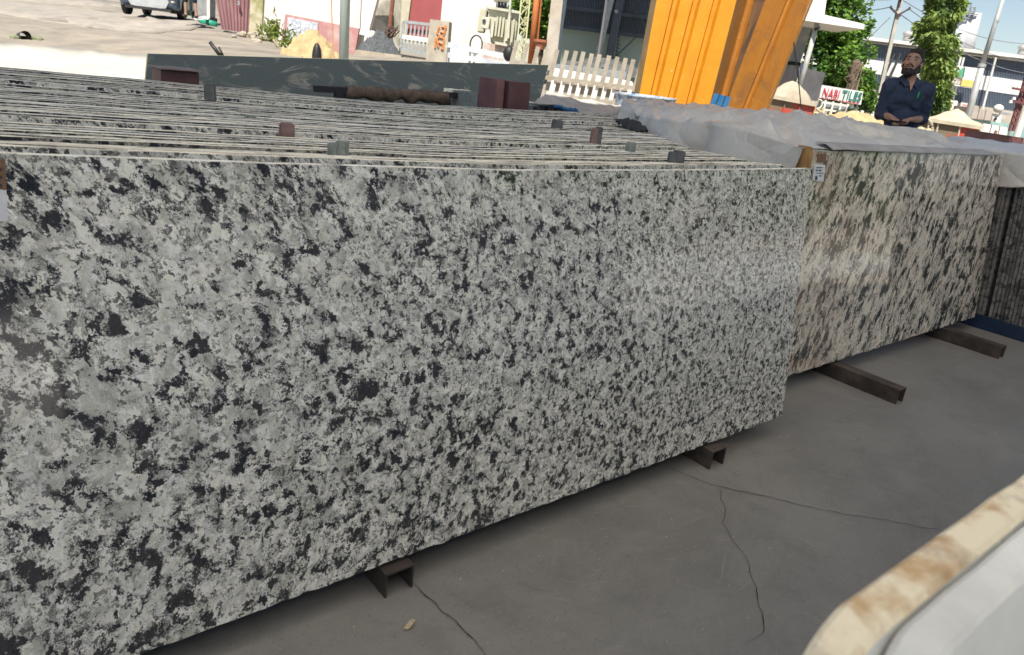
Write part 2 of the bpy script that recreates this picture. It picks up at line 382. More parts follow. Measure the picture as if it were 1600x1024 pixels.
# ------------------------------------------------------------------ granite stack
def blue_right(g, c, p, v): return c
gr_face = granite('speckled_white_granite', (.93, .90, .79), (.57, .555, .49), (.042, .040, .044), (.016, .019, .025), scale=1.02, stretch=(1, 1, .85), rot=(0, .35, 0), thr=.549, finer=.74, soft=.028, rough=.09, d4t=.554)
gr_edge = granite('sawn_granite_edge', (.95, .88, .72), (.80, .74, .60), (.06, .06, .062), (.025, .027, .03), scale=.8, stretch=(.30, 1, 1), rough=.7, thr=.60, specks=.02, d4t=.62, dk_amt=.8)
gr_gap_shade = granite('gap_shaded_granite_face', (.44, .42, .36), (.31, .30, .26), (.035, .035, .038), (.015, .018, .022), scale=1.1, thr=.53, d4t=.55)  # same granite darkened so the gaps between back slabs read as shade
gr_edge2 = granite('greyer_sawn_edge', (.76, .73, .64), (.60, .57, .50), (.05, .05, .052), (.022, .024, .028), scale=.9, stretch=(.25, 1, 1), rough=.75, thr=.575, specks=.02, d4t=.60, dk_amt=.85)
gr_edge3 = granite('tan_sawn_edge', (.90, .80, .63), (.72, .64, .50), (.09, .075, .06), (.03, .03, .03), scale=.7, stretch=(.22, 1, 1), rough=.75, thr=.60, specks=.02, d4t=.62, dk_amt=.75)
TZ = lambda x, t: lerp(interp(x, [-1, .11, .55, 1.25, 1.9, 2.75, 4], [1.17, 1.155, 1.140, 1.1225, 1.121, 1.126, 1.13]), interp(x, [-1, .29, .81, 1.4, 1.98, 2.9, 4.0], [1.17, 1.158, 1.148, 1.130, 1.113, 1.118, 1.134]), t)
Y0, Y1 = 1.546, 3.64
XR = lambda y: interp(y, [1.5, 1.6, 1.70, 1.98, 2.07, 2.25, 2.52, 2.78, 3.1, 3.4, 3.66], [2.77, 2.74, 2.68, 2.74, 2.71, 2.77, 2.98, 3.09, 3.3, 3.6, 4.0])
ZB = .09
def slab(name, x0, x1, yb, yt, zb, topz, th, n, mats, seed, rough_bot=.006, rough_top=.0025, parent=None):
    """an upright leaning slab: bottom front line at y=yb, top front line at y=yt"""
    mb = MB(); L = []
    for i in range(n+1):
        x = lerp(x0, x1, i/n); zt = topz(x)+rough_top*mnoise.noise((x*9, seed*3.1, 0)); zz = zb+rough_bot*(mnoise.noise((x*17, seed, 4))+.6*mnoise.noise((x*51, seed, 4)))
        ex = 0
        if i in (0, n): zt -= .002
        k = (yt-yb)/(topz(x)-zb)
        L.append([Vector((x, yb+(zz-zb)*k, zz)), Vector((x, yb+(zt-zb)*k, zt)), Vector((x, yb+(zt-zb)*k+th, zt+.0005)), Vector((x, yb+(zz-zb)*k+th, zz))])
    V_ = [p for l in L for p in l]; F_ = []; mi = []
    for i in range(n):
        for j in range(4):
            F_.append((i*4+j, i*4+(j+1) % 4, (i+1)*4+(j+1) % 4, (i+1)*4+j)); mi.append(0 if j in (0, 2) else 1)
    F_ += [(3, 2, 1, 0), (n*4, n*4+1, n*4+2, n*4+3)]; mi += [1, 1]
    return mk(name, V_, F_, mats, parent, origin=(x0, yb, zb) if not parent else None, fm=mi)
LEAN = .136
fs_ = slab('granite_slab', -.25, 2.772, Y0-LEAN, Y0, ZB, lambda x: TZ(x, 0), .02, 150, [gr_face, gr_edge], 1, .007, .001)
tag(fs_, 'big polished white granite slab with black patches at the front of the long stack', 'granite slab')
# small defect: chipped corner piece and paper labels
paper = M('paper_label', (.72, .72, .74), .7, scale=40, bump=0, col2=(.62, .63, .66)); ink = M('printed_ink', (.05, .05, .06), .6, bump=0)
brown = M('brown_card', (.22, .12, .07), .8, scale=50, bump=0)
def on_face(px, py, yb=Y0-LEAN, off=.0025, x0=None, lean=LEAN, h=1.05):
    # point on the leaning face y = yb + (z-ZB)*lean/h
    d = ray(px, py); k = lean/h; t = (yb+(H-ZB)*k)/(d.y-k*d.z); p = EYE+d*t; p.y -= off; return p
def flatlab(name, px, mat, parent=None, off=.0025, label=None, cat=None, **kw):
    P = [on_face(x, y, off=off, **kw) for x, y in px]
    o = MB().prism(P, Vector((0, .0012, 0))).build(name, mat, parent)
    if label: tag(o, label, cat)
    return o
t = thing('paper_label', on_face(4, 345), 'brown and white paper label stuck at the left edge of the big slab', 'label')
flatlab('brown_strip', [(-14, 247), (8, 250), (10, 296), (-12, 296)], brown, t); flatlab('white_sheet', [(-14, 297), (10, 297), (12, 345), (-12, 346)], paper, t)
for y in (262, 274, 287): flatlab('print_line', [(-10, y), (3, y), (3, y+5), (-10, y+5)], ink, t, off=.004)
y = Y0+.0215; bundles = [(1.60, 'thin granite slab in the narrow bundle right behind the front slab'), (1.70, 'granite slab in the second bundle behind the front slab'), (2.02, 'granite slab in the bundle holding the reddish spacer stone'), (2.58, 'granite slab in the middle bundle of the long stack'), (2.99, 'granite slab in the bundle just before the tall grey spacer'), (3.70, 'granite slab in the rearmost bundle of the long stack')]
bi = 0; k = 0; fresh = False
dzb = rng.uniform(-.006, .006, 12); gaps = []
while y < Y1 and k < 120:
    t_ = (y-Y0)/(Y1-Y0)
    lab = bundles[bi][1]; zoff = (0 if bi % 2 else -.008)+rng.uniform(-.006, .003); xo = rng.uniform(-.02, .012)
    th_ = float(rng.choice([.017, .019, .022])); first_ = k == 0 or fresh; fresh = False
    o = slab('granite_slab', -.25+rng.uniform(-.05, .05), XR(y)+xo, y-LEAN, y, ZB, lambda x: TZ(x, t_)+zoff, th_, 26, [gr_face if first_ else gr_gap_shade, (gr_edge, gr_edge2, gr_edge, gr_edge3)[int(rng.integers(4))]], k+2, .006, .003)
    tag(o, lab, 'granite slab', 'granite slabs, '+lab.split(' slab in ')[1])
    k += 1; step_ = th_+.005+abs(rng.normal(0, .005))
    if y+step_ > bundles[bi][0]: gaps.append(y+.02); fresh = True; step_ += (.022, .050, .055, .02, .065, 0)[bi]; bi = min(bi+1, 5)
    y += step_
YBACK = y
# ------------------------------------------------------------------ spacer stones and blocks on top of the stack
def mstone(n, c, c2=None): return M(n, c, .8, scale=35, col2=c2, bump=.4)
dkst = mstone('dark_grey_stone', (.14, .145, .15), (.09, .095, .10)); rdst = mstone('reddish_stone', (.32, .20, .18), (.22, .14, .13)); gyst = mstone('grey_green_stone', (.32, .34, .31), (.21, .23, .21)); ltst = mstone('pale_grey_stone', (.42, .43, .43), (.3, .31, .31))
def spacer(px, py, wpx, hpx, mats, label, tilt=0., split=None, name='spacer_stone', zt=1.13):
    c = PZ(px, py, zt); s_ = 1135.4/((c-EYE).dot(-cb)); w_ = wpx/s_; h_ = hpx/s_*1.02
    t = thing(name, (c.x, c.y, zt-.06), label, 'spacer stone')
    if split:
        a = MB().box((0, 0, 0), (w_*split, .05, h_+.05), 0)
        for i, (f, mm, dz, dy) in enumerate(((split, mats[0], 0, 0), (1-split, mats[1], .006, .012))):
            x = -w_/2+w_*(f/2 if i == 0 else split+f/2)
            V_ = MB().box((c.x+x*.76, c.y-x*.64+dy, zt+(h_-.05)/2+dz/2), (w_*f*.98, .035, h_+.05+dz), -.62+tilt*.2)
            V_.build('half', mm, t, bevel=.003)
    else:
        b = MB().box((c.x, c.y+.01, zt+(h_-.05)/2), (w_, w_*.8, h_+.05), -.5+tilt)
        b.v = [tuple(Vector(q)+Vector((mnoise.noise(Vector(q)*31), mnoise.noise(Vector(q)*31+Vector((5, 5, 5))), mnoise.noise(Vector(q)*31+Vector((9, 1, 3)))))*.006) for q in b.v]
        b.build('stone', mats[0], t, bevel=.004)
    return t
spacer(330, 159, 17, 25, [dkst], 'tall dark grey spacer stone wedged upright between slabs at the rear left', .1)
spacer(393, 190, 17, 9, [gyst], 'low dark spacer stone left of the reddish one', .3)
spacer(450, 213, 22, 19, [rdst], 'reddish brown spacer stone standing between slabs', .2)
spacer(530, 243, 34, 18, [gyst, gyst], 'two tone grey spacer stone nearest the front slab', .0, .45)
spacer(873, 196, 16, 8, [dkst], 'small blackish spacer stone lying at the rear centre', .1)
spacer(932, 220, 20, 18, [rdst, dkst], 'maroon and black spacer stone pair standing upright', .1, .5)
spacer(988, 231, 14, 7, [gyst], 'small flat grey spacer stone near the right end of the stack', .2)
spacer(1058, 250, 28, 11, [dkst, dkst], 'dark grey spacer stone at the right end just behind the front slab', .1, .4)

# ------------------------------------------------------------------ steel rails under the stacks
rust = M('rusty_brown_steel', (.075, .055, .048), .65, metal=.25, scale=14, col2=(.05, .04, .037), bump=.3, dirt=(.15, .12, .10))
maroon = M('maroon_red_oxide', (.13, .052, .055), .55, scale=9, col2=(.09, .04, .044), dirt=(.17, .10, .09), bump=.1)
def rail(x, yf, yb_, label, w_=.10, h_=.078):
    t = thing('steel_rail', (x, yf, 0), label, 'steel rail', 'steel rails carrying the slab stacks')
    b = MB(); b.box((x, (yf+yb_)/2, h_-.003), (w_, yb_-yf, .006)); b.build('top_flange', rust, t)
    for sx in (-1, 1): MB().box((x+sx*(w_/2-.003), (yf+yb_)/2, (h_-.006)/2), (.006, yb_-yf, h_-.006)).build('side_web', rust, t)
    return t
a, b_ = PZ(583, 915, 0), PZ(634, 897, 0); rail((a.x+b_.x)/2-.005, 1.380, 3.7, 'brown steel channel rail poking out under the big slab, nearest end', .088)
rail(2.28, 1.368, 3.7, 'brown steel channel rail poking out under the right part of the big slab', .09)
rail(3.69, 1.30, 3.6, 'long brown steel rail sticking out under the left of the beige slab', .075)
rail(5.08, 1.31, 3.6, 'long brown steel rail sticking out under the right end of the beige slab', .075)
rail(.05, 1.42, 3.7, 'brown steel rail hidden behind the lower edge of the big slab')
# ------------------------------------------------------------------ maroon posts behind the stack
def box_from(px, y, depth, name, mat, parent, zlow=None):
    P = [PY(x, yy, y) for x, yy in px]
    return MB().prism(P, Vector((0, depth, 0))).build(name, mat, parent, bevel=.003)
t = thing('rack_post', (1.02, 3.85, 0), 'maroon steel rack post with flat top behind the left part of the stack', 'rack post')
b = MB(); b.box((.985, 3.78, .6), (.165, .16, 1.19)); b.build('post', maroon, t, bevel=.004)
b = MB(); b.box((.985, 3.78, 1.199), (.178, .20, .006)); b.build('cap_plate', M('dusty_plate', (.26, .20, .185), .7, scale=20), t)
t = thing('rack_post', (2.95, 3.85, 0), 'pair of maroon steel channels standing together behind the middle of the stack', 'rack post')
pm = M('faded_maroon', (.22, .105, .105), .6, scale=12, col2=(.16, .08, .08))
b = MB(); b.loft([[Vector(q) for q in ((2.83, 3.70, 0), (2.885, 3.70, 0), (2.885, 3.9, 0), (2.83, 3.9, 0))], [Vector(q) for q in ((2.805, 3.72, 1.285), (2.872, 3.72, 1.285), (2.872, 3.9, 1.285), (2.805, 3.9, 1.285))]]); b.build('channel', pm, t, bevel=.003)
b = MB(); b.loft([[Vector(q) for q in ((2.905, 3.66, 0), (3.08, 3.66, 0), (3.08, 3.9, 0), (2.905, 3.9, 0))], [Vector(q) for q in ((2.885, 3.70, 1.28), (3.06, 3.70, 1.28), (3.06, 3.9, 1.28), (2.885, 3.9, 1.28))]]); b.build('channel', maroon, t, bevel=.003)

# ------------------------------------------------------------------ black slab standing behind
def black_extra():
    g = G('black_veined_granite'); p = g.pos()
    v = g.mapping(p, (1, 1, 2.6), (0, .12, 0)); n0 = g.noise(v, 2.3, 5, .6, 1.6)
    band = g.math('ABSOLUTE', g.math('SUBTRACT', n0, .52)); ve = g.math('MULTIPLY', g.step(band, .035, .005), g.step(g.noise(p, 5, 4, .6), .42, .62))
    c = g.mix(g.step(g.noise(p, 160, 4, .7), .4, .7), (.030, .040, .046), (.070, .085, .092))
    c = g.mix(g.math('MULTIPLY', ve, .6), c, (.20, .195, .175))
    g.set('Base Color', c); g.set('Roughness', .32); return g.m
bk = black_extra(); bke = M('black_slab_edge', (.24, .26, .17), .8, scale=40, col2=(.15, .17, .11))
YB = 4.45
A = PY(231, 84, YB); B = PY(857, 102, YB); C = PY(835, 190, YB); D = PY(227, 128, YB); 
sC = (C-B).normalized(); sD = (D-A).normalized()
zb = .12; C2 = B+sC*((zb-B.z)/sC.z); D2 = A+sD*((zb-A.z)/sD.z)
off = Vector((0, .022, 0)); mb = MB(); mb.prism([A, B, C2, D2], off)
o = mb.build('black_slab', [bk, bke]);
for pf in o.data.polygons:
    if abs(pf.normal.y) < .6: pf.material_index = 1
tag(o, 'large black granite slab with wavy grey veins standing alone behind the stack', 'granite slab')
tt = thing('wrapped_bar', PY(600, 150, 4.2), 'dark steel bar wrapped in brown rags in front of the black slab', 'padded bar')
clothm = M('brown_rag', (.17, .12, .085), .95, scale=25, col2=(.10, .075, .06), bump=.6, dirt=(.25, .19, .14))
b = MB(); a, c = PY(492, 139, 4.2), PY(728, 150, 4.2); b.bar(a, c, .035, .05); b.build('bar', M('dark_steel_bar', (.035, .03, .04), .5), tt)
for xx in (530, 697):
    q = PY(xx, 145, 4.2); b = MB(); b.box((q.x, q.y, q.z/2), (.05, .05, q.z)); b.build('upright', M('dark_steel_bar', (.03, .03, .04), .5), tt)
pts = []; rs = []
n = 60
b = MB(); loops = []
for i in range(n+1):
    u = i/n; q = lerp(PY(540, 143, 4.19), PY(700, 152, 4.19), u); L = []
    for k_ in range(18):
        an = 2*math.pi*k_/18; r_ = .034+.007*mnoise.noise((u*14, math.cos(an)*1.2+u*5, math.sin(an)*1.2))+.003*math.sin(u*75+3*math.sin(an)); drop = .05*max(0, -math.sin(an))*max(0, mnoise.noise((u*9, 3, 1))+.25)
        L.append(q+Vector((0.01*math.sin(an+u*40), r_*math.cos(an), r_*math.sin(an)-drop)))
    loops.append(L)
b.loft(loops); b.build('rag_wrap', clothm, tt, smooth=True)
# small rack of dark offcuts under the cloth (right of the maroon pair)
for nm, px0, px1, ytop, ybt, yy, lab, nslab in (('offcut_bundle', 746, 776, 147, 175, 3.95, 'striped edges of grey offcuts under a cloth left of the maroon channels', 7), ('offcut_bundle', 829, 905, 165, 180, 3.95, 'striped edges of dark offcuts under the tarp right of the maroon channels', 14)):
    a, c = PY(px0, ytop, yy), PY(px1, ytop+4, yy); t = thing(nm, (a.x, yy, 0), lab, 'stone offcuts')
    for i in range(nslab):
        x_ = lerp(a.x, c.x, (i+.5)/nslab); b = MB(); b.box((x_, yy+.2, a.z/2), ((c.x-a.x)/nslab*.6, .4, a.z-.01*(i % 2))); b.build('offcut', (gyst, dkst, ltst)[i % 3] if i % 3 else gyst, t)

# ------------------------------------------------------------------ tarpaulins
tarpm = M('grey_tarpaulin', (.56, .535, .49), .36, scale=3, col2=(.46, .44, .40), bump=.35, dirt=(.27, .225, .18), bdist=.014)
gt = G('grey_tarpaulin_film'); tp_ = gt.pos(); tw = gt.vm('ADD', tp_, gt.scalev(gt.noise(tp_, 3.5, 3, .6, color=True), .22))
tcol = gt.mix(gt.step(gt.noise(tp_, 2.5, 5, .6), .35, .65), (.64, .61, .555), (.53, .50, .455)); tcol = gt.mix(gt.math('MULTIPLY', gt.step(gt.noise(tp_, 6, 6, .7), .52, .7), .35), tcol, (.36, .31, .26))
gt.set('Base Color', tcol); gt.set('Roughness', .36)
e1 = gt.math('MINIMUM', gt.vor(tw, 4.5, 'DISTANCE_TO_EDGE', 'Distance'), .22); e2 = gt.math('MINIMUM', gt.vor(gt.mapping(tw, (1, 1.8, 1), (0, 0, .7)), 11, 'DISTANCE_TO_EDGE', 'Distance'), .25)
gt.bump(gt.math('ADD', gt.math('MULTIPLY', e1, 1.6), gt.math('MULTIPLY', e2, .30)), .42, .04); tarpm = gt.m
def ridge(x, y, s, seed):
    n1 = mnoise.noise((x*s, y*s*.8, seed)); return 1-abs(n1)*2.2
def tarp_grid(name, fn, nu, nv, mat, label, cat='tarpaulin', th=.004):
    V_ = [fn(i/nu, j/nv) for j in range(nv+1) for i in range(nu+1)]
    F_ = [(j*(nu+1)+i, j*(nu+1)+i+1, (j+1)*(nu+1)+i+1, (j+1)*(nu+1)+i) for j in range(nv) for i in range(nu)]
    o = mk(name, V_, F_, mat, smooth=True); md = o.modifiers.new('t', 'SOLIDIFY'); md.thickness = th; md.offset = -1
    return tag(o, label, cat)
def tarp_main(u, v):
    # v: front (0) to back (1); u: hanging left side, over the rim, across the top
    y = lerp(1.835, 4.0, v)
    xl = interp(y, [1.8, 2.2, 2.6, 2.9, 3.3, 3.7, 4.0], [3.17, 3.15, 3.16, 3.25, 3.5, 3.95, 4.25])
    zt = interp(y, [1.8, 2.1, 2.5, 2.85, 3.3, 4], [1.178, 1.208, 1.205, 1.19, 1.20, 1.19])
    if u < .28:
        t_ = u/.28; z_ = lerp(zt-.42, zt, t_); x = xl-.035-.10*(1-t_)**1.3
        fold = (abs(math.sin(y*6.5+1.6*mnoise.noise((y*2, z_*1.2, 1))))**.6-.5)*.14+.03*(ridge(y, z_*.6, 7, 7)-.5)
        return Vector((x-fold*(1-t_*.9), y+.01*math.sin(z_*20), z_))
    t_ = (u-.28)/.72; xr = interp(y, [1.8, 2.4, 4], [5.56, 5.5, 5.3]); x = lerp(xl-.03, xr, t_)
    bulge = .055*math.sin(math.pi*min(1, max(0, (y-1.83)/1.3)))*math.sin(math.pi*min(1, t_*1.1))
    wx, wy = x+.25*mnoise.noise((x*1.7, y*1.7, 4)), y+.25*mnoise.noise((x*1.7, y*1.7, 14))
    zz = zt+bulge+(.050*(abs(ridge(wx*.8+wy*.7, wy*1.2, 1.6, 2))-.5)+.040*(ridge(wx*1.2-wy*.6, wy, 2.9, 9)-.5)+.022*(ridge(wx, wy*1.4, 6.5, 5)-.5)+.008*(ridge(wx*1.4, wy, 15, 6)-.5)+.006*mnoise.noise((x*14, y*11, 3)))*min(1, (y-1.83)*5)
    zz += -.02*max(0, t_-.9)*10
    if y < 1.9: zz = lerp(1.170, zz, min(1, (y-1.835)/.08))
    return Vector((x, y, zz))
tarp_grid('tarpaulin', tarp_main, 200, 110, tarpm, 'big grey tarpaulin spread over the beige slab stack with its side hanging down')
# hem folded along the top of the beige slab
def hem(u, v):
    x = lerp(3.36, 5.35, u); y = lerp(1.80, 1.90, v)
    return Vector((x, y-.004, 1.172+.022*min(1, v*2.2)+.004*mnoise.noise((x*5, y*20, 2))-.008*u))
tarp_grid('tarp_hem', hem, 60, 6, M('pale_tarp_hem', (.42, .39, .37), .6, scale=8), 'pale folded hem strip of tarpaulin lying on the beige slab edge', 'tarpaulin')
def cloth2(u, v):
    p = lerp(PY(835, 160, 3.9), PY(1010, 196, 3.7), u); p2 = lerp(PY(855, 146, 4.3), PY(1030, 176, 4.4), u); q = lerp(p, p2, v)
    return q+Vector((0, 0, .022*(ridge(q.x, q.y, 2.6, 5)-.4)+.010*mnoise.noise((q.x*16, q.y*12, 0))))
tarp_grid('cream_sheet', cloth2, 70, 24, M('cream_plastic_sheet', (.52, .48, .42), .6, scale=7, dirt=(.30, .26, .22)), 'crumpled cream plastic sheet between the maroon channels and the grey tarpaulin')
b = MB(); 
for i in range(9):
    q = lerp(PY(868, 168, 3.86), PY(898, 175, 3.84), i/8); b.ell(q+Vector((0, 0, .012*random.random())), (.022, .02, .013+.006*random.random()), 8, 6)
tag(b.build('blue_rag', M('bright_blue_cloth', (.02, .13, .30), .8, scale=30), smooth=True), 'small bright blue rag tucked under the cream sheet', 'rag')
def bund(u, v):
    q = lerp(PZ(972, 184, 1.16), PZ(1004, 200, 1.14), u); k = math.sin(math.pi*u)**.5; a = math.pi*v
    return q+Vector((-.35*math.cos(a)*.10, math.cos(a)*.05*k, math.sin(a)*.028*k+.016*mnoise.noise((u*7, v*4, 2))+.010*mnoise.noise((u*19, v*9, 2))-.02))
tarp_grid('black_wrapping', bund, 60, 24, M('black_wrap', (.035, .035, .038), .8, scale=30, bump=.6), 'crumpled black wrapping at the rear right corner of the long stack', 'wrapping')

# ------------------------------------------------------------------ beige slab stack
def pink(g, c, p, v):
    x = g.sep(p, 0)
    return g.mix(g.math('MULTIPLY', g.math('MULTIPLY', g.step(x, 3.75, 3.25), g.step(g.noise(p, 3.5, 4, .6), .42, .6)), .55), c, (.40, .25, .20))
be_face = granite('beige_streaked_granite', (.86, .745, .61), (.66, .575, .475), (.050, .055, .050), (.022, .030, .030), scale=.76, stretch=(1.5, 1, .75), rot=(0, -.5, 0), thr=.532, extra=pink, rough=.08, specks=.06, soft=.02)
be_edge = granite('beige_granite_edge', (.58, .52, .42), (.45, .40, .32), (.06, .06, .06), (.03, .03, .03), rough=.85)
for i in range(5):
    o = slab('beige_slab', 3.21+(.0 if i == 0 else rng.uniform(0, .03)), 5.545-(0 if i == 0 else .03), 1.66+i*.024, 1.812+i*.024, ZB, lambda x: interp(x, [3.2, 5.5], [1.163, 1.164]), .02, 90 if i == 0 else 20, [be_face, be_edge], 60+i, .009, .002)
    tag(o, 'beige granite slab with dark green streaks at the front of the tarp covered stack' if i == 0 else 'beige granite slab hidden under the tarpaulin behind the streaked front one', 'granite slab', None if i == 0 else 'beige slabs under the tarpaulin')
kw = dict(yb=1.66, lean=.152, h=1.074)
t = thing('paper_sticker', on_face(1280, 283, **kw), 'white printed sticker at the top left corner of the beige slab', 'sticker')
flatlab('sheet', [(1272, 256), (1289, 258), (1286, 284), (1269, 282)], paper, t, **kw)
for (x0, y0, x1, y1) in ((1275, 261, 1285, 262.5), (1274, 265, 1277, 267), (1279, 265, 1282, 267.5), (1275, 270, 1286, 271), (1273, 275, 1276, 281), (1279, 274, 1283, 275.5)):
    flatlab('print_line', [(x0, y0), (x1, y0+.4), (x1-.4, y1), (x0-.4, y1)], ink, t, off=.0042, **kw)
t = thing('slab_clip', on_face(1282, 252, **kw), 'small steel clip and brown tag above the sticker on the beige slab', 'clip')
flatlab('tag_card', [(1277, 240), (1291, 241), (1289, 254), (1276, 253)], brown, t, **kw)
flatlab('clip_bar', [(1275, 234.5), (1293, 236), (1293, 238), (1275, 236.5)], M('bright_steel', (.55, .55, .55), .35, metal=.8), t, off=.006, **kw)
wood = M('yellow_timber', (.42, .24, .09), .8, scale=20, stretch=(1, 1, .2), col2=(.25, .13, .05))
b = MB(); b.loft([[Vector((3.16, 1.80, 1.07)), Vector((3.205, 1.80, 1.07)), Vector((3.205, 1.88, 1.07)), Vector((3.16, 1.88, 1.07))], [Vector((3.165, 1.805, 1.13)), Vector((3.207, 1.80, 1.13)), Vector((3.207, 1.88, 1.13)), Vector((3.165, 1.88, 1.13))], [Vector((3.175, 1.815, 1.176)), Vector((3.207, 1.815, 1.178)), Vector((3.207, 1.88, 1.178)), Vector((3.175, 1.88, 1.176))]])
tag(b.build('timber_wedge', wood, bevel=.004), 'yellow brown timber wedge at the top left corner of the beige slab', 'wedge')

# ------------------------------------------------------------------ third stack, seen from its ends
st_end = granite('grey_slab_end', (.24, .22, .20), (.17, .16, .15), (.05, .05, .055), (.03, .03, .035), rough=.85, bump=.5)
st_dk = granite('dark_slab_end', (.16, .15, .14), (.12, .11, .105), (.04, .04, .045), (.02, .02, .025), rough=.85, bump=.5)
for i in range(34):
    y_ = 1.80-i*.0235; dark_gap = (i == 8)
    if dark_gap: continue
    X0 = 5.63+rng.uniform(-.006, .006); zt = 1.10+rng.uniform(-.006, .006); lean_ = .11
    b = MB(); b.loft([[Vector((X0, y_, .10)), Vector((X0+2.6, y_, .10)), Vector((X0+2.6, y_+.019, .10)), Vector((X0, y_+.019, .10))], [Vector((X0+.004, y_+lean_*.5, .6)), Vector((X0+2.6, y_+lean_*.5, .6)), Vector((X0+2.6, y_+lean_*.5+.019, .6)), Vector((X0+.004, y_+lean_*.5+.019, .6))], [Vector((X0, y_+lean_, zt)), Vector((X0+2.6, y_+lean_, zt)), Vector((X0+2.6, y_+lean_+.019, zt)), Vector((X0, y_+lean_+.019, zt))]])
    tag(b.build('stacked_slab', st_end if i % 4 else st_dk), 'grey slab seen end on, left of the dark gap in the far right stack' if i < 8 else 'grey slab seen end on, right of the dark gap in the far right stack', 'granite slab', 'slabs left of the dark gap' if i < 8 else 'slabs right of the dark gap')
blue = M('navy_blue_paint', (.012, .03, .075), .5, scale=9)
b = MB(); b.box((5.68, 1.45, .05), (.1, 1.2, .098)); tag(b.build('blue_base_rail', blue), 'navy blue steel base rail under the far right stack', 'steel rail')
def tarp3(u, v):
    y_ = lerp(2.4, .95, u)
    if v < .45:
        t_ = v/.45; z_ = lerp(1.01-.05*abs(math.sin(y_*6)), 1.185, t_); x = 5.61-.02*(1-t_)+.015*math.sin(y_*9+z_*3)*(1-t_)
        return Vector((x, y_, z_))
    t_ = (v-.45)/.55; return Vector((5.61+t_*1.9, y_, 1.185+.03*math.sin(t_*3)+.02*(ridge(t_*2, y_, 2, 4)-.5)*min(1, t_*6)))
tarp_grid('tarpaulin', tarp3, 60, 50, tarpm, 'grey tarpaulin hanging over the top of the far right stack')
def tarp4(u, v):
    q = lerp(lerp(PV(1478, 232, 6.4), PV(1640, 262, 6.2), u), lerp(PV(1490, 219, 7.2), PV(1660, 232, 7.0), u), v)
    return q+Vector((0, 0, .03*(ridge(q.x*1.3, q.y*1.3, 1.8, 11)-.5)+.012*mnoise.noise((q.x*9, q.y*9, 0))-.05*max(0, .15-v)))
tm = G('black_cream_tarp'); pz_ = tm.pos(); tm.set('Base Color', tm.mix(tm.step(tm.sep(tm.vm('ADD', pz_, tm.scalev(tm.noise(pz_, 3, color=True), .25)), 1), 1.9, 1.83), (.025, .03, .05), (.46, .38, .25))); tm.set('Roughness', .55)
tarp_grid('tarpaulin', tarp4, 70, 30, tm.m, 'black and cream tarpaulin heaped on the far right stack')

# ------------------------------------------------------------------ near slabs at the lower right
fg_edge = M('cream_raw_edge', (.84, .74, .54), .6, scale=24, lo=.45, hi=.62, col2=(.55, .36, .18), bump=.5, dirt=(.30, .22, .16), dirt_amt=.85, bdist=.003)
fg_face = M('polished_white_marble', (.90, .90, .85), .3, scale=5, col2=(.74, .73, .68), bump=0, dirt=(.58, .56, .52), dirt_amt=.4)
fg_top = M('white_marble_edge', (.84, .83, .78), .6, scale=7, bump=.05)
def near_slab(name, xl, yf, th, ztop, leanm, label, rc, mats):
    # slab leaning so that its top is further from the camera than its foot
    prof = []; n = 12
    for i in range(n+1):
        a = math.pi/2*i/n; prof.append((xl+rc-rc*math.cos(a), ztop-rc+rc*math.sin(a)))
    xs_ = [xl+rc+(3.-rc)*(i/70) for i in range(1, 71)]
    prof += [(x, ztop+.0015*mnoise.noise((x*30, th*99, 0))+.001*mnoise.noise((x*90, 1, 0))) for x in xs_]
    fr, bkk = [], []
    loops = []
    for k, (x, z_) in enumerate(prof):
        k_ = leanm*(ztop-z_)
        wob = .0012*mnoise.noise((x*40, z_*40, 2))
        r_ = .0035
        loops.append([Vector((x, yf-leanm*z_-.0, .1)), Vector((x, yf-k_, z_-r_)), Vector((x, yf-k_+r_, z_)), Vector((x, yf-k_+th-r_+wob, z_+wob)), Vector((x, yf-k_+th+wob, z_-r_)), Vector((x, yf-leanm*z_+th, .1))])
    n6 = 6; V_ = [p for l in loops for p in l]; F_ = []; mi = []
    for i in range(len(loops)-1):
        for j in range(6):
            F_.append((i*6+j, i*6+(j+1) % 6, (i+1)*6+(j+1) % 6, (i+1)*6+j)); mi.append(0 if j in (0, 4) else 1)
    F_ += [tuple(range(5, -1, -1)), tuple((len(loops)-1)*6+j for j in range(6))]; mi += [1, 1]
    o = mk(name, V_, F_, mats, fm=mi, smooth=False)
    bm = bmesh.new(); bm.from_mesh(o.data); bmesh.ops.recalc_face_normals(bm, faces=bm.faces); bm.to_mesh(o.data); bm.free()
    return tag(o, label, 'stone slab')
near_slab('near_slab', .300, .0975, .024, 1.15, .16, 'slab with thick cream and brown raw edge at the lower right, close to the camera', .055, [fg_face, fg_edge])
near_slab('near_slab', .325, .0715, .0225, 1.1515, .16, 'white polished slab nearest the camera in the lower right corner', .05, [fg_face, fg_top])

# ------------------------------------------------------------------ picket fence
beige = M('beige_painted_steel', (.40, .36, .29), .6, scale=8, col2=(.30, .27, .22), dirt=(.22, .17, .12))
FV = 9.0
t = thing('picket_fence', G0(FV, 900), 'beige steel picket fence with a flat rail left of the yellow column', 'fence')
tops = [(808, 64), (824, 68), (841, 73), (855, 76), (871, 78), (886, 79), (900, 80), (912, 81), (925, 84), (937, 85), (952, 87), (965, 89), (978, 91), (990, 93), (1003, 95), (1015, 97)]
for i, (x, y) in enumerate(tops):
    a = PV(x, y, FV); zb_ = .2; xb = x-22; 
    q = PV(x-26, y+100, FV); d = (q-a); q2 = a+d*((zb_-a.z)/d.z)
    b = MB(); top2 = a
    b.bar(a, q2, .05, .012); b.build('picket', beige, t)
b = MB(); b.bar(PV(786, 113, FV-.06), PV(1001, 139, FV-.06), .045, .03); b.build('rail', beige, t)
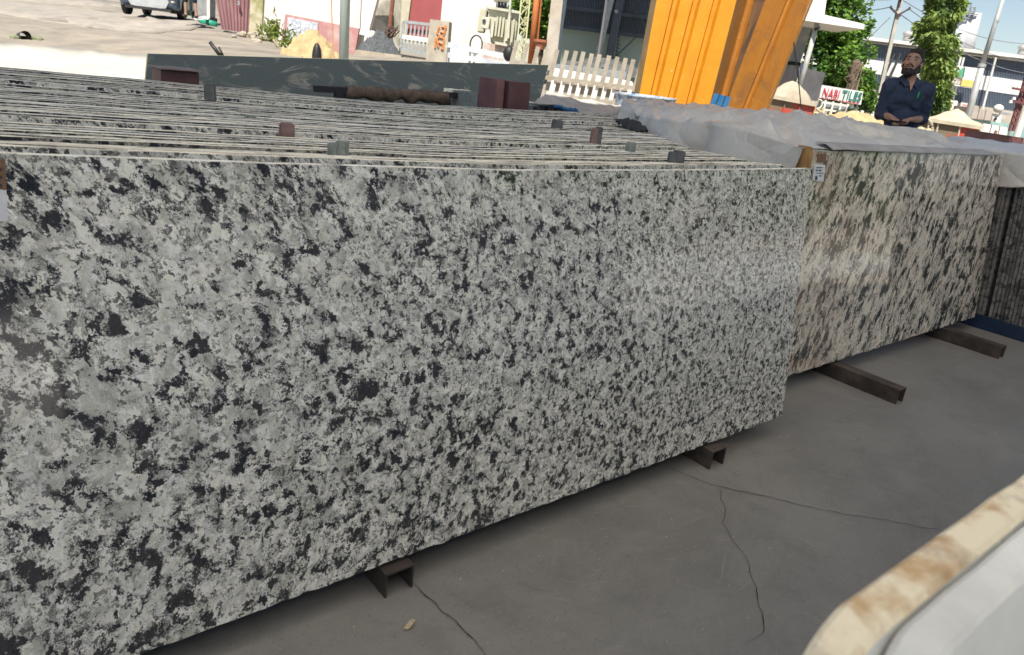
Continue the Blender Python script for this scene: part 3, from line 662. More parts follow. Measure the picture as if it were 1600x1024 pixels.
b = MB(); b.bar(PV(786, 170, FV-.06), PV(1001, 194, FV-.06), .045, .03); b.build('rail', beige, t)

# ------------------------------------------------------------------ white and blue tub
c = PV(1007, 160, 7.6); r_ = .30
tubm = G('white_tub_blue_stains'); pz_ = tubm.pos(); tubm.set('Base Color', tubm.mix(tubm.step(tubm.noise(tubm.mapping(pz_, (1, 1, .3)), 9, 6, .75), .5, .62), (.48, .53, .57), (.09, .22, .42))); tubm.set('Roughness', .5)
zt = PV(1007, 151, 7.6).z
b = MB(); lo = []; 
for rr, zz in ((r_*.86, .28), (r_*.9, zt-.3), (r_*.97, zt-.03), (r_*1.02, zt), (r_*1.02, zt+.012), (r_*.97, zt+.012), (r_*.9, zt-.1), (r_*.85, zt-.35)):
    lo.append([Vector((c.x+rr*math.cos(a), c.y+rr*math.sin(a), zz)) for a in [2*math.pi*k/36 for k in range(36)]])
b.loft(lo); tb = b.build('plastic_tub', tubm.m, smooth=False); tag(tb, 'round white tub stained with blue at the foot of the yellow column', 'tub')

# ------------------------------------------------------------------ yellow ribbed column cladding
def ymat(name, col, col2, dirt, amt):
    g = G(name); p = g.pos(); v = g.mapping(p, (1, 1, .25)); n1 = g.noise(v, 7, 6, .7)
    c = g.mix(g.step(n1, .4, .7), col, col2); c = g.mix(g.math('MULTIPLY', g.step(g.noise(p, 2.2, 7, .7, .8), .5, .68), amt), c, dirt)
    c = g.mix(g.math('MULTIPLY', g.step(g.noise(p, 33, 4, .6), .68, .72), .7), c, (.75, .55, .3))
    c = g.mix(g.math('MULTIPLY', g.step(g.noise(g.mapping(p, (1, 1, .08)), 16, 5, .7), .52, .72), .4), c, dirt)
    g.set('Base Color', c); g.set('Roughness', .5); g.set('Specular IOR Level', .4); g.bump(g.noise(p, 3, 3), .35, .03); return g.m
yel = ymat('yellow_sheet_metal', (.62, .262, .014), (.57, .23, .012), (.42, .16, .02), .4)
yel2 = ymat('dirty_shaded_yellow_sheet', (.37, .150, .020), (.31, .12, .018), (.19, .09, .035), .8)
def line_pt(p0, p1, y): t_ = (y-p0[1])/(p1[1]-p0[1]); return (p0[0]+(p1[0]-p0[0])*t_, y)
def ribbed(name, lines, v0, v1, mat, parent, ribw=.055, depth=.06, ytop=-260, ybot=235, th=.004):
    """vertical sheet whose edges and ribs follow the measured lines; each rib is a recessed channel"""
    n = len(lines); loops = []
    for Y_ in (ytop, -100, 0, 80, 160, ybot):
        L = []
        for i, (a, b2) in enumerate(lines):
            x, y = line_pt(a, b2, Y_); v = lerp(v0, v1, i/(n-1)); p = PV(x, y, v)
            if i in (0, n-1): L.append((p, 0)); 
            else:
                L += [(p-RV*ribw*.75, 0), (p-RV*ribw*.35, depth), (p+RV*ribw*.35, depth), (p+RV*ribw*.75, 0)]
        loops.append([q+HV*d for q, d in L])
    b = MB(); b.loft([l+[q+HV*th for q in reversed(l)] for l in loops]); return b.build(name, mat, parent)
t = thing('yellow_column', G0(8.3, 1080), 'bright yellow column boxed in ribbed sheet metal behind the tarpaulin', 'column')
ribbed('front_sheet', [((1026, 0), (1000, 142)), ((1057, 0), (1022, 147)), ((1089, 0), (1050, 150)), ((1121, 0), (1075, 172)), ((1151, 0), (1105, 179))], 8.2, 8.2, yel, t)
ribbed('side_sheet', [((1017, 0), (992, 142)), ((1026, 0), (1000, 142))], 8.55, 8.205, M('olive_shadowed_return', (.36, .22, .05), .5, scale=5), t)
ribbed('flank_sheet', [((1151.5, 0), (1105.5, 179)), ((1172, 0), (1128, 160)), ((1199, 0), (1144, 147))], 8.21, 9.3, yel2, t, depth=.03)  # shade of the recessed flank put into the colour with the darker, dirty yellow
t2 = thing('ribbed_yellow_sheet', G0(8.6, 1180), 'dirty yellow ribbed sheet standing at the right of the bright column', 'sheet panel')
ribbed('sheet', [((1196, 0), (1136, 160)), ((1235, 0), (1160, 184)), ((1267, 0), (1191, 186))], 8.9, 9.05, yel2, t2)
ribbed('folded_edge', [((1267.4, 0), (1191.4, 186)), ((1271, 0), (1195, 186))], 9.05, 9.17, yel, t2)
bs = MB(); lo = []
for Y_ in (146, 240):
    L = []
    for i in range(13):
        u = i/12; x, y = lerp(1117, 1142, u), Y_+6*u; x -= (Y_-146)*.38; p = PV(x, y, 8.1)+HV*.02*math.cos(u*math.pi*5); L.append(p)
    lo.append(L+[q+HV*.01 for q in reversed(L)])
bs.loft(lo); tag(bs.build('blue_sheet', M('blue_corrugated_sheet', (.03, .16, .36), .45, scale=10, dirt=(.10, .2, .3))), 'short blue corrugated sheet tucked between the yellow column and the yellow panel', 'sheet panel')
# cable
b = MB(); b.tube([PV(1240, 66, 8.7), PV(1246, 110, 8.7), PV(1250, 150, 8.7), PV(1254, 196, 8.7)], .006, 6); tag(b.build('hanging_cable', M('black_cable', (.02, .02, .02), .5)), 'thin black cable hanging beside the yellow panel', 'cable')
exec_more = True

# ================================================================== background
white_pl = M('white_plaster', (.74, .72, .68), .9, scale=.8, col2=(.66, .63, .58), bump=.1, dirt=(.50, .45, .38), dirt_amt=.25)
mould = M('mildewed_plaster', (.60, .57, .50), .95, scale=1.6, lo=.45, hi=.56, col2=(.34, .32, .27), bump=.2, dirt=(.17, .17, .14), dirt_amt=.85, stretch=(1, 1, .6))
mossy = M('mossy_plaster', (.55, .50, .36), .95, scale=2.2, lo=.42, hi=.58, col2=(.30, .30, .13), bump=.2, dirt=(.66, .62, .52), dirt_amt=.5)
cream_m = M('cream_paint', (.52, .49, .38), .6, scale=6, col2=(.45, .42, .32)); silver = M('silver_paint', (.42, .44, .45), .45, metal=.3, scale=10)
def corr(name, px, v, mat, parent, n, d=.05, t=.02):
    """corrugated sheet over the quad px (tl, tr, br, bl)"""
    b = MB(); tl, tr, br, bl = [PV(x, y, v) for x, y in px]; top = []; bot = []
    for i in range(n*4+1):
        u = i/(n*4); o_ = HV*(d if (i % 4) in (0, 3) else 0)
        top.append(lerp(tl, tr, u)+o_); bot.append(lerp(bl, br, u)+o_)
    b.loft([bot+[q+HV*t for q in reversed(bot)], top+[q+HV*t for q in reversed(top)]]); return b.build(name, mat, parent)
def heap(name, pxc, v, wpx, hpx, mat, label, cat, asp=.8, seed=0, parent=None, base=None, n=34, rough=.05, peak=1.45):
    c = PV(pxc[0], pxc[1], v); s_ = v/1135*1.02; W_ = wpx*s_/2; Hh = hpx*s_; V_ = []
    for j in range(n+1):
        for i in range(n+1):
            x, y = i/n*2-1, j/n*2-1; r_ = math.hypot(x, y)*(1+.18*mnoise.noise((x*1.5, y*1.5, seed)))
            z_ = max(0, 1-r_**peak)*Hh+rough*Hh*mnoise.noise((x*5, y*5, seed+3))+rough*.6*Hh*mnoise.noise((x*14, y*14, seed))
            if r_ > 1: z_ = -.3*(r_-1)*Hh-.1
            V_.append(c+RV*x*W_+HV*(y*W_*asp)+Vector((0, 0, z_)))
    F_ = [(j*(n+1)+i, j*(n+1)+i+1, (j+1)*(n+1)+i+1, (j+1)*(n+1)+i) for j in range(n) for i in range(n)]
    o = mk(name, V_, F_, mat, parent, smooth=True)
    if label: tag(o, label, cat)
    return o
GB = lambda px, v: G0(v, px)
# --- left: house wall, maroon gate, boards
t = thing('boundary_wall', GB(470, 23.5), 'white plastered wall with mossy stained left edge behind the pink edged board', 'wall')
pp('wall', [(412, -60), (605, -60), (560, 110), (405, 88)], 23.5, .3, white_pl, t)
pp('stained_end', [(386, -60), (414, -60), (407, 74), (384, 68)], 23.4, .35, mossy, t)
pp('footing', [(345, 47), (405, 62), (440, 70), (438, 78), (395, 70), (343, 53)], 22.6, .5, mould, t)
t = thing('maroon_gate', GB(360, 22.3), 'faded maroon corrugated sheet gate with rust streaks at the left of the white wall', 'gate')
mg = M('faded_maroon_sheet', (.30, .16, .17), .7, scale=3, col2=(.22, .11, .12), dirt=(.45, .34, .28), stretch=(1, 1, .2))
corr('sheet', [(325, -60), (393, -60), (387, 52), (345, 46)], 22.3, mg, t, 9, .05)
b = MB(); b.bar(PV(326, -60, 22.2), PV(326, 28, 22.2), .08, .05); b.build('edge_bar', white_pl, t)
b = MB(); b.tube([PV(372, 2, 22.2), PV(374, 7, 22.2), PV(371, 8, 22.2)], .03, 6); b.build('latch', silver, t)
t = thing('grey_cabinet', GB(312, 24), 'plain grey cabinet wall beside the maroon gate behind the standing person', 'cabinet')
pp('panel', [(306, -60), (325, -60), (324, 27), (304, 24)], 24.6, .6, M('grey_cabinet_paint', (.30, .31, .31), .6), t); pp('plinth', [(304, 24), (325, 27), (325, 33), (303, 29)], 24.5, .7, M('dark_plinth', (.06, .06, .06), .8), t)
pp('rubble_wall', [(266, -60), (293, -60), (292, 24), (266, 21)], 25.6, .4, M('rubble_stone_wall', (.27, .25, .21), .95, scale=9, lo=.45, hi=.55, col2=(.14, .13, .11), bump=.8, bdist=.04), None)
tag(bpy.data.objects['rubble_wall'], 'grey rubble stone wall between the car and the standing person', 'wall')
b = MB(); b.tube([hit(297, 24, .03), hit(303, 28, .06), hit(318, 34, .09), hit(338, 40, .04)], [.08, .13, .12, .10], 8); tag(b.build('green_roll', M('green_plastic_sheet', (.02, .32, .20), .5, scale=6), smooth=True), 'rolled green plastic sheet lying on the ground by the maroon gate', 'plastic roll')
def clo(u, v): q = lerp(lerp(hit(300, 33, .14), hit(328, 30, .2), u), lerp(hit(304, 29, .2), hit(322, 26, .25), u), v); return q+Vector((0, 0, .08*mnoise.noise((u*3, v*3, 1))))
tarp_grid('white_cloth', clo, 14, 8, M('white_cloth', (.7, .68, .66), .8), 'crumpled white cloth lying across the green plastic roll', 'cloth')
t = thing('notice_board', GB(500, 20.5), 'low pinkish red board with a pale speckled panel standing against the white wall', 'board')
pinkm = M('faded_pink_board', (.46, .23, .22), .8, scale=2.5, col2=(.40, .20, .20), dirt=(.60, .52, .46), dirt_amt=.5)
pp('backing', [(446, 22), (561, 45), (553, 92), (438, 70)], 20.5, .12, pinkm, t)
pp('speckled_panel', [(449.5, 27), (497, 36), (495, 66), (447, 62)], 20.47, .02, M('speckled_blue_white', (.55, .57, .60), .7, scale=14, lo=.45, hi=.55, col2=(.36, .39, .46), bump=0), t)
pp('left_edge', [(440, 24), (446, 22), (438, 70), (434, 68)], 20.55, .1, white_pl, t)
pp('white_corner', [(546, -20), (565, -20), (562, 46), (540, 40)], 21, .1, white_pl, t)
sandm = M('yellow_sand', (.46, .35, .19), .95, scale=5, col2=(.34, .25, .13), bump=.6, bdist=.03); gravel = M('grey_gravel', (.20, .215, .23), .95, scale=24, lo=.42, hi=.58, col2=(.10, .11, .12), bump=1, bdist=.05)
heap('sand_heap', (487, 92), 17.5, 90, 38, sandm, 'yellow sand heap in front of the pink edged board', 'sand heap', seed=2, rough=.26)
def rocks(parent, c, n, spread, s0, s1, mat, name='stones'):
    b = MB()
    for i in range(n):
        q = Vector(c)+RV*random.uniform(-1, 1)*spread+HV*random.uniform(-.6, .6)*spread; s_ = random.uniform(s0, s1); q.z = terr(q.x, q.y)+s_*.3 if not parent else q.z
        b.ell(q, (s_, s_*random.uniform(.6, 1), s_*random.uniform(.5, .9)), 7, 5)
    b.v = [tuple(Vector(p_)+Vector((mnoise.noise(Vector(p_)*7), mnoise.noise(Vector(p_)*7+Vector((4, 4, 4))), 0))*s1*.3) for p_ in b.v]
    return b.build(name, mat, parent)
tag(rocks(None, hit(428, 70), 26, 1.0, .05, .16, M('ground_rubble', (.42, .36, .28), .9, scale=6)), 'loose pale rubble along the foot of the stained wall', 'rubble', kind='stuff')
# weeds and a stub at the wall
def leaves(name, gen, n, size, mat, parent, asp=.5, droop=0., fold=.25, origin=None):
    V_ = np.zeros((n*4, 3)); k = 0; F_ = []
    for i in range(n):
        c = gen(); c = Vector(c)
        d = Vector(rng.normal(size=3)); d.z = d.z*.6-droop; d.normalize(); s_ = size*rng.uniform(.6, 1.3)
        up = Vector(rng.normal(size=3)); sd_ = d.cross(up).normalized(); nn = d.cross(sd_)
        V_[k] = c; V_[k+1] = c+d*s_*.5+sd_*s_*asp*.5+nn*s_*fold*.3; V_[k+2] = c+d*s_; V_[k+3] = c+d*s_*.5-sd_*s_*asp*.5+nn*s_*fold*.3
        F_.append((k, k+1, k+2, k+3)); k += 4
    return mk(name, V_, F_, mat, parent, origin=origin)
def leafmat(name, a, b2, c3):
    g = G(name); r_ = g.n('ShaderNodeNewGeometry').outputs['Random Per Island']
    c = g.mix(r_, a, b2); c = g.mix(g.step(g.noise(g.pos(), 1.3, 3), .45, .65), c, c3); g.set('Base Color', c); g.set('Roughness', .45)
    g.set('Subsurface Weight', 0.0); tr = g.n('ShaderNodeBsdfTranslucent'); g.t.links.new(c, tr.inputs[0]); mx = g.n('ShaderNodeMixShader'); mx.inputs[0].default_value = .35
    out = [n_ for n_ in g.t.nodes if n_.type == 'OUTPUT_MATERIAL'][0]
    g.t.links.new(g.b.outputs[0], mx.inputs[1]); g.t.links.new(tr.outputs[0], mx.inputs[2]); g.t.links.new(mx.outputs[0], out.inputs[0]); return g.m
leafA = leafmat('broad_leaf_green', (.11, .24, .04), (.28, .44, .07), (.06, .15, .03))
leafB = leafmat('ashoka_leaf_green', (.16, .25, .05), (.30, .40, .10), (.09, .16, .045))
leafW = leafmat('weed_green', (.12, .17, .03), (.25, .30, .06), (.10, .14, .04))
bark = M('grey_bark', (.14, .11, .085), .95, scale=9, bump=.8, bdist=.02)
def weed(px, py, n, r_, label):
    c = hit(px, py); o = leaves('weed_clump', lambda: c+Vector(rng.normal(size=3))*r_*.5+Vector((0, 0, r_*.4)), n, r_*.7, leafW, None, asp=.25, droop=-.8); tag(o, label, 'weeds', kind='stuff')
weed(430, 66, 260, .35, 'green weeds growing at the mossy end of the white wall'); weed(452, 78, 160, .3, 'small green weeds left of the sand heap')
c = hit(427, 62); t = thing('dark_stub', c, 'small dark stub with a pale top among the weeds by the wall', 'pipe stub'); b = MB(); b.tube([c, c+Vector((0, 0, .45))], .05); b.build('stem', M('dark_pipe', (.04, .04, .04), .6), t); MB().ell(c+Vector((0, 0, .5)), (.13, .13, .1)).build('cap', white_pl, t, smooth=True)
t = thing('drain_pipe_end', hit(38, 62), 'black pipe end sticking out of the dusty verge at the far left', 'pipe'); c = hit(38, 63); b = MB(); b.tube([c+Vector((0, .5, .02)), c+Vector((.02, -.12, .08))], .10, 12, cap=False); b.build('pipe', M('dark_pipe', (.04, .04, .04), .6), t)
tag(rocks(None, c, 9, .35, .04, .1, M('mossy_stone', (.22, .24, .14), .9, scale=10)), 'mossy stones around the black pipe end', 'stones', kind='stuff')
# light green pole, rope, black knobs
polem = M('pale_green_paint', (.42, .50, .46), .5, scale=3, col2=(.36, .44, .41))
t = thing('lamp_pole', GB(535, 9.6), 'pale green steel pole rising behind the middle of the black slab', 'pole')
b = MB(); q = PV(541, -60, 9.6); b.tube([Vector((q.x, q.y, .2)), Vector((q.x, q.y, 5))], .06, 20); b.build('shaft', polem, t, smooth=True); b = MB(); b.box((q.x, q.y, .3), (.3, .3, .02)); b.build('base_plate', polem, t)
b = MB(); b.tube([PV(517, -60, 12), PV(518, 20, 12), PV(522, 92, 12)], .012, 6); tag(b.build('rope', M('orange_rope', (.6, .33, .18), .8)), 'thin orange rope hanging left of the pale green pole', 'rope')
blk = M('black_rubber', (.018, .018, .018), .55)
t = thing('motorbike_handle', PV(340, 84, 7.2), 'two black handle grips showing over the left of the black slab', 'handlebar')
for a, c_ in (((328, 66), (346, 90)), ((342, 74), (350, 90))): b = MB(); b.tube([PV(*a, 7.2), PV(*c_, 7.2)], [.017 if a[0] < 330 else .010]*2, 12); b.build('grip', blk, t, smooth=True)
b = MB(); b.ell(PV(495, 92, 7.2), (.045, .045, .14), 16, 12); tag(b.build('black_mirror', blk, smooth=True), 'black rounded mirror back showing above the black slab in front of the sand', 'mirror')

# --- shutter house
t = thing('shutter_house', GB(620, 24.5), 'mildewed house with a red roller shutter behind the silver gate', 'house')
pp('wall', [(545, -60), (632, -60), (622, 100), (540, 100)], 24.6, .3, mould, t)
pp('door_jamb', [(632, -60), (650, -60), (634, 60), (624, 60)], 24.4, .35, cream_m, t)
pp('door_jamb', [(697, -60), (706, -60), (700, 80), (684, 80)], 24.4, .35, white_pl, t)
redm = M('red_shutter', (.34, .085, .085), .55, scale=3, col2=(.30, .075, .08)); b = MB()
for i in range(34):
    y0 = -56+i*3.0; l0, l1 = line_pt((651, -60), (634, 60), y0), line_pt((699, -60), (686, 60), y0+4)
    a, c_ = PV(l0[0], y0, 24.5), PV(l1[0], y0+5, 24.5); b.bar(lerp(a, c_, 0), c_, .055, .03)
o = b.build('shutter_slats', redm, t); o['kind'] = 'stuff'
pp('shutter_back', [(649, -60), (701, -60), (688, 70), (632, 60)], 24.56, .05, redm, t)
b = MB(); b.tube([PV(620, -60, 23), PV(609, 44, 23)], .06, 10); tag(b.build('rusty_post', M('rust_orange_post', (.24, .09, .05), .8, scale=8)), 'rusty brown post against the mildewed wall', 'post')
b = MB()
for i in range(9):
    q = PV(610+random.uniform(-6, 7), 50+random.uniform(-4, 4), 22); b.tube([q+Vector((.12*math.cos(a+i), .1*math.sin(a), .1*math.sin(a*1.3+i))) for a in np.linspace(0, 5, 10)], .018, 5)
tag(b.build('wire_coil', M('rusty_wire', (.10, .06, .045), .8)), 'tangled rusty wire at the foot of the rusty post', 'wire')
pp('low_wall', [(540, 50), (566, 55), (560, 92), (536, 90)], 21.5, .3, cream_m, None); tag(bpy.data.objects['low_wall'], 'short cream wall stub right of the pink edged board', 'wall')
heap('gravel_heap', (592, 88), 20.5, 66, 34, gravel, 'dark grey gravel heap left of the silver gate', 'gravel heap', seed=5, rough=.2)
heap('rubble_heap', (575, 66), 22.5, 46, 16, M('pale_rubble', (.48, .44, .42), .9, scale=3, dirt=(.55, .45, .12)), 'pale rubble heap against the mildewed wall', 'rubble heap', seed=8, rough=.3)
pp('kerb_wall', [(556, 78), (664, 92), (664, 104), (552, 88)], 19.8, .3, M('beige_render', (.45, .39, .31), .9, scale=4, dirt=(.3, .26, .2)), None); tag(bpy.data.objects['kerb_wall'], 'low beige kerb wall below the gravel heap and silver gate', 'wall')
t = thing('silver_gate', GB(650, 19.6), 'small silver barred gate with a white panel across its middle', 'gate')
gv = 19.6; TL, TR, BR, BL = (631, 34), (674, 39), (669, 85), (626, 76)
b = MB()
for a, c_ in ((TL, TR), (BL, BR), (TL, BL), (TR, BR)): b.bar(PV(*a, gv), PV(*c_, gv), .07, .05)
b.build('frame', silver, t)
for i in range(1, 7):
    u = i/7; a = lerp(np.array(TL), np.array(TR), u); c_ = lerp(np.array(BL), np.array(BR), u); b = MB(); b.bar(PV(*a, gv), PV(*c_, gv), .045, .03); b.build('bar', silver, t)
pp('name_panel', [(628.5, 54), (672, 60), (671, 67), (628, 61)], gv-.04, .02, white_pl, t)
t = thing('gate_pillar', GB(684, 19.4), 'concrete gate pillar with orange painted scrawl right of the silver gate', 'pillar')
pp('pillar', [(672, 30), (702, 34), (697, 104), (664, 104)], 19.4, .6, M('weathered_render', (.46, .42, .34), .9, scale=4, dirt=(.30, .27, .22)), t)
orm = M('orange_paint', (.70, .25, .08), .7, bump=0)
b = MB()
for st in ([(686, 42), (683, 52), (687, 56), (683, 62), (685, 74)], [(690, 42), (698, 44)], [(697, 40), (693, 56)], [(688, 50), (695, 52), (693, 60), (687, 58)], [(684, 66), (691, 69), (690, 77)], [(694, 60), (692, 78)], [(681, 60), (680, 75)]):
    b.tube([PV(x, y, 19.385) for x, y in st], .025, 5)
b.build('painted_scrawl', orm, t)
# --- white wall and transformer
t = thing('white_building', GB(735, 23), 'plain white building wall left of the transformer', 'building'); pp('wall', [(706, -60), (782, -60), (765, 110), (697, 105)], 22.8, .4, white_pl, t)
t = thing('transformer', GB(780, 20), 'cream electrical transformer with radiator fins on a brick plinth', 'transformer')
tc = M('cream_transformer_paint', (.50, .49, .37), .5, scale=3, col2=(.44, .43, .33)); tc2 = M('light_cream_paint', (.62, .61, .50), .5, scale=3)
pp('brick_plinth', [(756, 66), (800, 74), (797, 108), (752, 100)], 20, 1.3, M('pinkish_brick', (.42, .30, .25), .9, scale=12, lo=.45, hi=.55, col2=(.52, .46, .40)), t)
pp('tank', [(763, 12), (811, 20), (803, 73), (766, 67)], 20.2, 1., tc, t, bevel=.02)
pp('back_tank', [(750, 13), (761, 15), (755, 51), (745, 50)], 20.5, .7, tc, t, bevel=.02)
pp('lid', [(759, 9), (814, 18), (813, 22), (759, 13)], 20.1, 1.2, tc2, t)
pp('control_box', [(753, 26), (766, 27.5), (763, 46), (751, 44)], 19.9, .35, tc2, t, bevel=.015)
q = PV(756.5, 33, 19.89); b = MB(); b.tube([q, q-HV*.02], .045, 14); b.build('dial', M('dial_dark', (.05, .06, .08), .4), t)
for k_, (x0, x1, yt, yb2, mm) in enumerate(((769, 773, 32, 58, tc2), (776, 779, 26, 56, tc), (781, 784, 26, 57, tc), (786, 789, 27, 58, tc), (794, 799, 24, 64, tc2), (802, 805, 30, 66, tc))):
    pp('radiator_fin', [(x0, yt), (x1, yt+.6), (x1-(yb2-yt)*.13, yb2+.6), (x0-(yb2-yt)*.13, yb2)], 19.95, .25, mm, t)
pp('base_bar', [(774, 65), (795, 69), (794, 73), (773, 69)], 19.9, .3, tc2, t)
pp('conservator', [(769, -12), (795, -10), (794, 3), (769, 1)], 20.3, .6, tc2, t, bevel=.04)
for x in (779, 784, 789): b = MB(); b.tube([PV(x, 14, 20.6), PV(x+1, 3, 20.6)], [.05, .03], 8); b.build('insulator', M('brown_insulator', (.08, .06, .055), .3), t)
b = MB(); b.tube([PV(801, -60, 19.8), PV(794, 60, 19.8)], .03, 8); tag(b.build('white_conduit', tc2), 'thin white conduit rising in front of the transformer', 'conduit')
t = thing('barrier', GB(745, 17), 'pale blue white double rail barrier in front of the transformer plinth', 'barrier'); pb = M('pale_blue_white', (.60, .64, .70), .6, scale=5)
for a, c_ in (((700, 70), (796, 90)), ((700, 86), (796, 101))): b = MB(); b.bar(PV(*a, 17), PV(*c_, 17), .11, .05); b.build('rail', pb, t)
for x in (702, 735, 742, 793): b = MB(); b.bar(PV(x, 70+(x-700)*.2, 17.06), PV(x-3, 125, 17.06), .05, .05); b.build('post', pb, t)
b = MB(); q = PV(744, 70, 18); ri = [q+RV*.14*math.cos(a)+Vector((0, 0, .2*math.sin(a))) for a in np.linspace(0, 2*math.pi, 25)]; b.tube(ri, .02, 6, cap=False); tag(b.build('wheel_hoop', M('dark_pipe', (.04, .04, .04), .6)), 'thin dark hoop standing left of the transformer', 'hoop')
b = MB(); b.ell(PV(795, 84, 13.5), (.10, .10, .13)); tag(b.build('black_bag', blk, smooth=True), 'black rounded bundle just left of the first fence pickets', 'bundle')
# lattice mast and orange pole
t = thing('lattice_mast', GB(820, 17), 'thin pale yellow and green lattice mast left of the orange pole', 'mast'); lt_m = M('pale_green_steel', (.50, .56, .42), .5, scale=3, col2=(.60, .52, .22))
legs = [((820, -60), (806, 92), 17), ((834, -60), (819, 92), 17), ((830, -60), (815, 92), 17.35)]
for a, c_, v in legs: b = MB(); b.bar(PV(*a, v), PV(*c_, v), .03, .03); b.build('leg', lt_m, t)
b = MB()
for i in range(9):
    y0 = -60+i*17; P = lambda l, y: PV(line_pt(l[0], l[1], y)[0], y, l[2])
    for l1, l2 in ((legs[0], legs[1]), (legs[0], legs[2]), (legs[2], legs[1])): b.bar(P(l1, y0), P(l2, y0+17 if i % 2 else y0+8), .014, .014); b.bar(P(l2, y0), P(l1, y0+17), .014, .014)
b.build('bracing', lt_m, t)
t = thing('orange_pole', GB(832, 16.4), 'orange painted pole right of the lattice mast', 'pole'); b = MB(); b.tube([PV(844, -60, 16.4), PV(829, 100, 16.4)], .065, 12); b.build('shaft', M('orange_pole_paint', (.50, .16, .045), .6, scale=3), t, smooth=True)
b = MB(); b.tube([PV(849, -40, 16.8), PV(839, 70, 16.8)], .025, 8); b.build('stay', M('orange_pole_paint', (.5, .16, .045), .6), t)
t = thing('terracotta_pot', GB(843, 16), 'small terracotta pot beside the orange pole', 'pot'); q = PV(843, 75, 16); b = MB(); b.loft([[q+Vector((rr*math.cos(a), rr*math.sin(a), zz)) for a in [2*math.pi*k/16 for k in range(16)]] for rr, zz in ((.09, -.03), (.12, .10), (.14, .11), (.14, .16), (.11, .16), (.10, .05))]); b.build('pot', M('terracotta', (.40, .14, .07), .8), t)
# --- grey warehouse with its roof
t = thing('warehouse', GB(940, 20), 'dark grey open sided warehouse with mint green lower wall behind the picket fence', 'warehouse')
clad = M('blue_grey_cladding', (.105, .13, .155), .5, scale=3, col2=(.09, .11, .13), bump=.05); mint = M('mint_wall', (.34, .42, .36), .8, scale=2, col2=(.30, .38, .33)); dks = M('dark_blue_steel', (.06, .08, .10), .5)
corr('upper_cladding', [(880, -80), (1250, -40), (1235, 86), (866, 40)], 20.6, clad, t, 90, .035)
pp('lower_wall', [(866, 41), (1245, 86), (1240, 190), (858, 130)], 20.62, .2, mint, t)
for a, c_ in (((870, 10), (1235, 56)), ((866, 40), (1232, 86)), ((880, -30), (1240, 14))): b = MB(); b.bar(PV(*a, 20.4), PV(*c_, 20.4), .09, .08); b.build('girt', dks, t)
for x0, x1, w_, mm in ((881, 868, .09, dks), (955, 931, .14, silver), (968, 950, .2, dks)):
    b = MB(); b.bar(PV(x0+9, -40, 20.1), PV(x1, 100, 20.1), w_, .12); b.build('column', mm, t)
b = MB(); b.bar(PV(970, -20, 20.3), PV(1010, 45, 20.3), .03, .03); b.bar(PV(945, 105, 20.3), PV(1000, 52, 20.3), .035, .03); b.bar(PV(968, 48, 20.3), PV(962, 90, 20.3), .03, .03); b.build('brace', dks, t)
for i in range(6): b = MB() if i == 0 else b; b.bar(PV(961, 55+i*6, 20.2), PV(969, 59+i*6, 20.2), .02, .02)
b.build('ladder_rungs', dks, t)
b = MB(); b.bar(PV(956.5, -60, 19.9), PV(934, 92, 19.9), .05, .04); b.build('down_pipe', white_pl, t)
q = PV(963, 18, 19.8); b = MB(); b.ell(q, (.05, .05, .05)); b.build('lamp', silver, t, smooth=True)
u0, u1 = PV(872, 50, 20).dot(RV), PV(1292, 50, 20).dot(RV)
R2 = lambda u, v, z_: RV*u+HV*v+Vector((0, 0, z_))
b = MB(); b.loft([[R2(u0, 17.2, 5.4), R2(u1, 17.2, 5.4), R2(u1, 27, 6.3), R2(u0, 27, 6.3)], [R2(u0, 17.2, 5.48), R2(u1, 17.2, 5.48), R2(u1, 27, 6.38), R2(u0, 27, 6.38)]]); b.build('roof', roofm, t)
b = MB(); b.prism([R2(u0-.1, 20.9, 0), R2(u0-.1, 27, 0), R2(u0-.1, 27, 6.2), R2(u0-.1, 20.9, 6)], RV*.1); b.build('side_wall', clad, t)
t = thing('concrete_pillar', GB(860, 16), 'pale concrete pillar at the left corner of the grey warehouse', 'pillar'); pp('pillar', [(868, -60), (886, -60), (868, 112), (849, 110)], 16, .35, M('pale_pillar', (.50, .45, .38), .85, scale=3, dirt=(.34, .24, .18)), t, bevel=.01)
# stone blocks and things behind the fence
for i, (px, yt, wd, hp, mm, lab) in enumerate(((888, 103, 40, 14, ltst, 'pale grey stone block behind the fence, leftmost of the row'), (925, 107, 34, 15, gyst, 'mottled grey green stone block behind the fence'), (958, 111, 32, 15, ltst, 'light grey stone block behind the fence near the yellow column'))):
    c = PV(px, yt+hp/2, 15.5); o = MB().box(c, (wd/1135*15.5, .7, hp/1135*15.5), math.atan2(RV.y, RV.x), ).build('stone_block', M('block_'+mm.name, (.30, .33, .35), .9, scale=8) if i != 1 else mm, bevel=.02); tag(o, lab, 'stone block')
heap('dark_scrap_heap', (945, 108), 17, 120, 14, M('dark_scrap', (.05, .055, .06), .8, scale=6, col2=(.12, .12, .12)), 'dark heap of scrap at the foot of the warehouse wall', 'scrap heap', seed=11, rough=.4)
t = thing('white_trough', GB(900, 14), 'long white masonry trough with dark slots seen through the fence pickets', 'trough')
pp('trough', [(862, 106), (990, 128), (985, 165), (850, 145)], 14, .7, white_pl, t, bevel=.02)
for i in range(9):
    x = 866+i*13; y = 124+i*1.9; pp('slot', [(x, y), (x+6, y+1), (x+5.5, y+4), (x-.5, y+3)], 13.97, .05, M('slot_shadow_paint', (.30, .25, .22), .9), t)
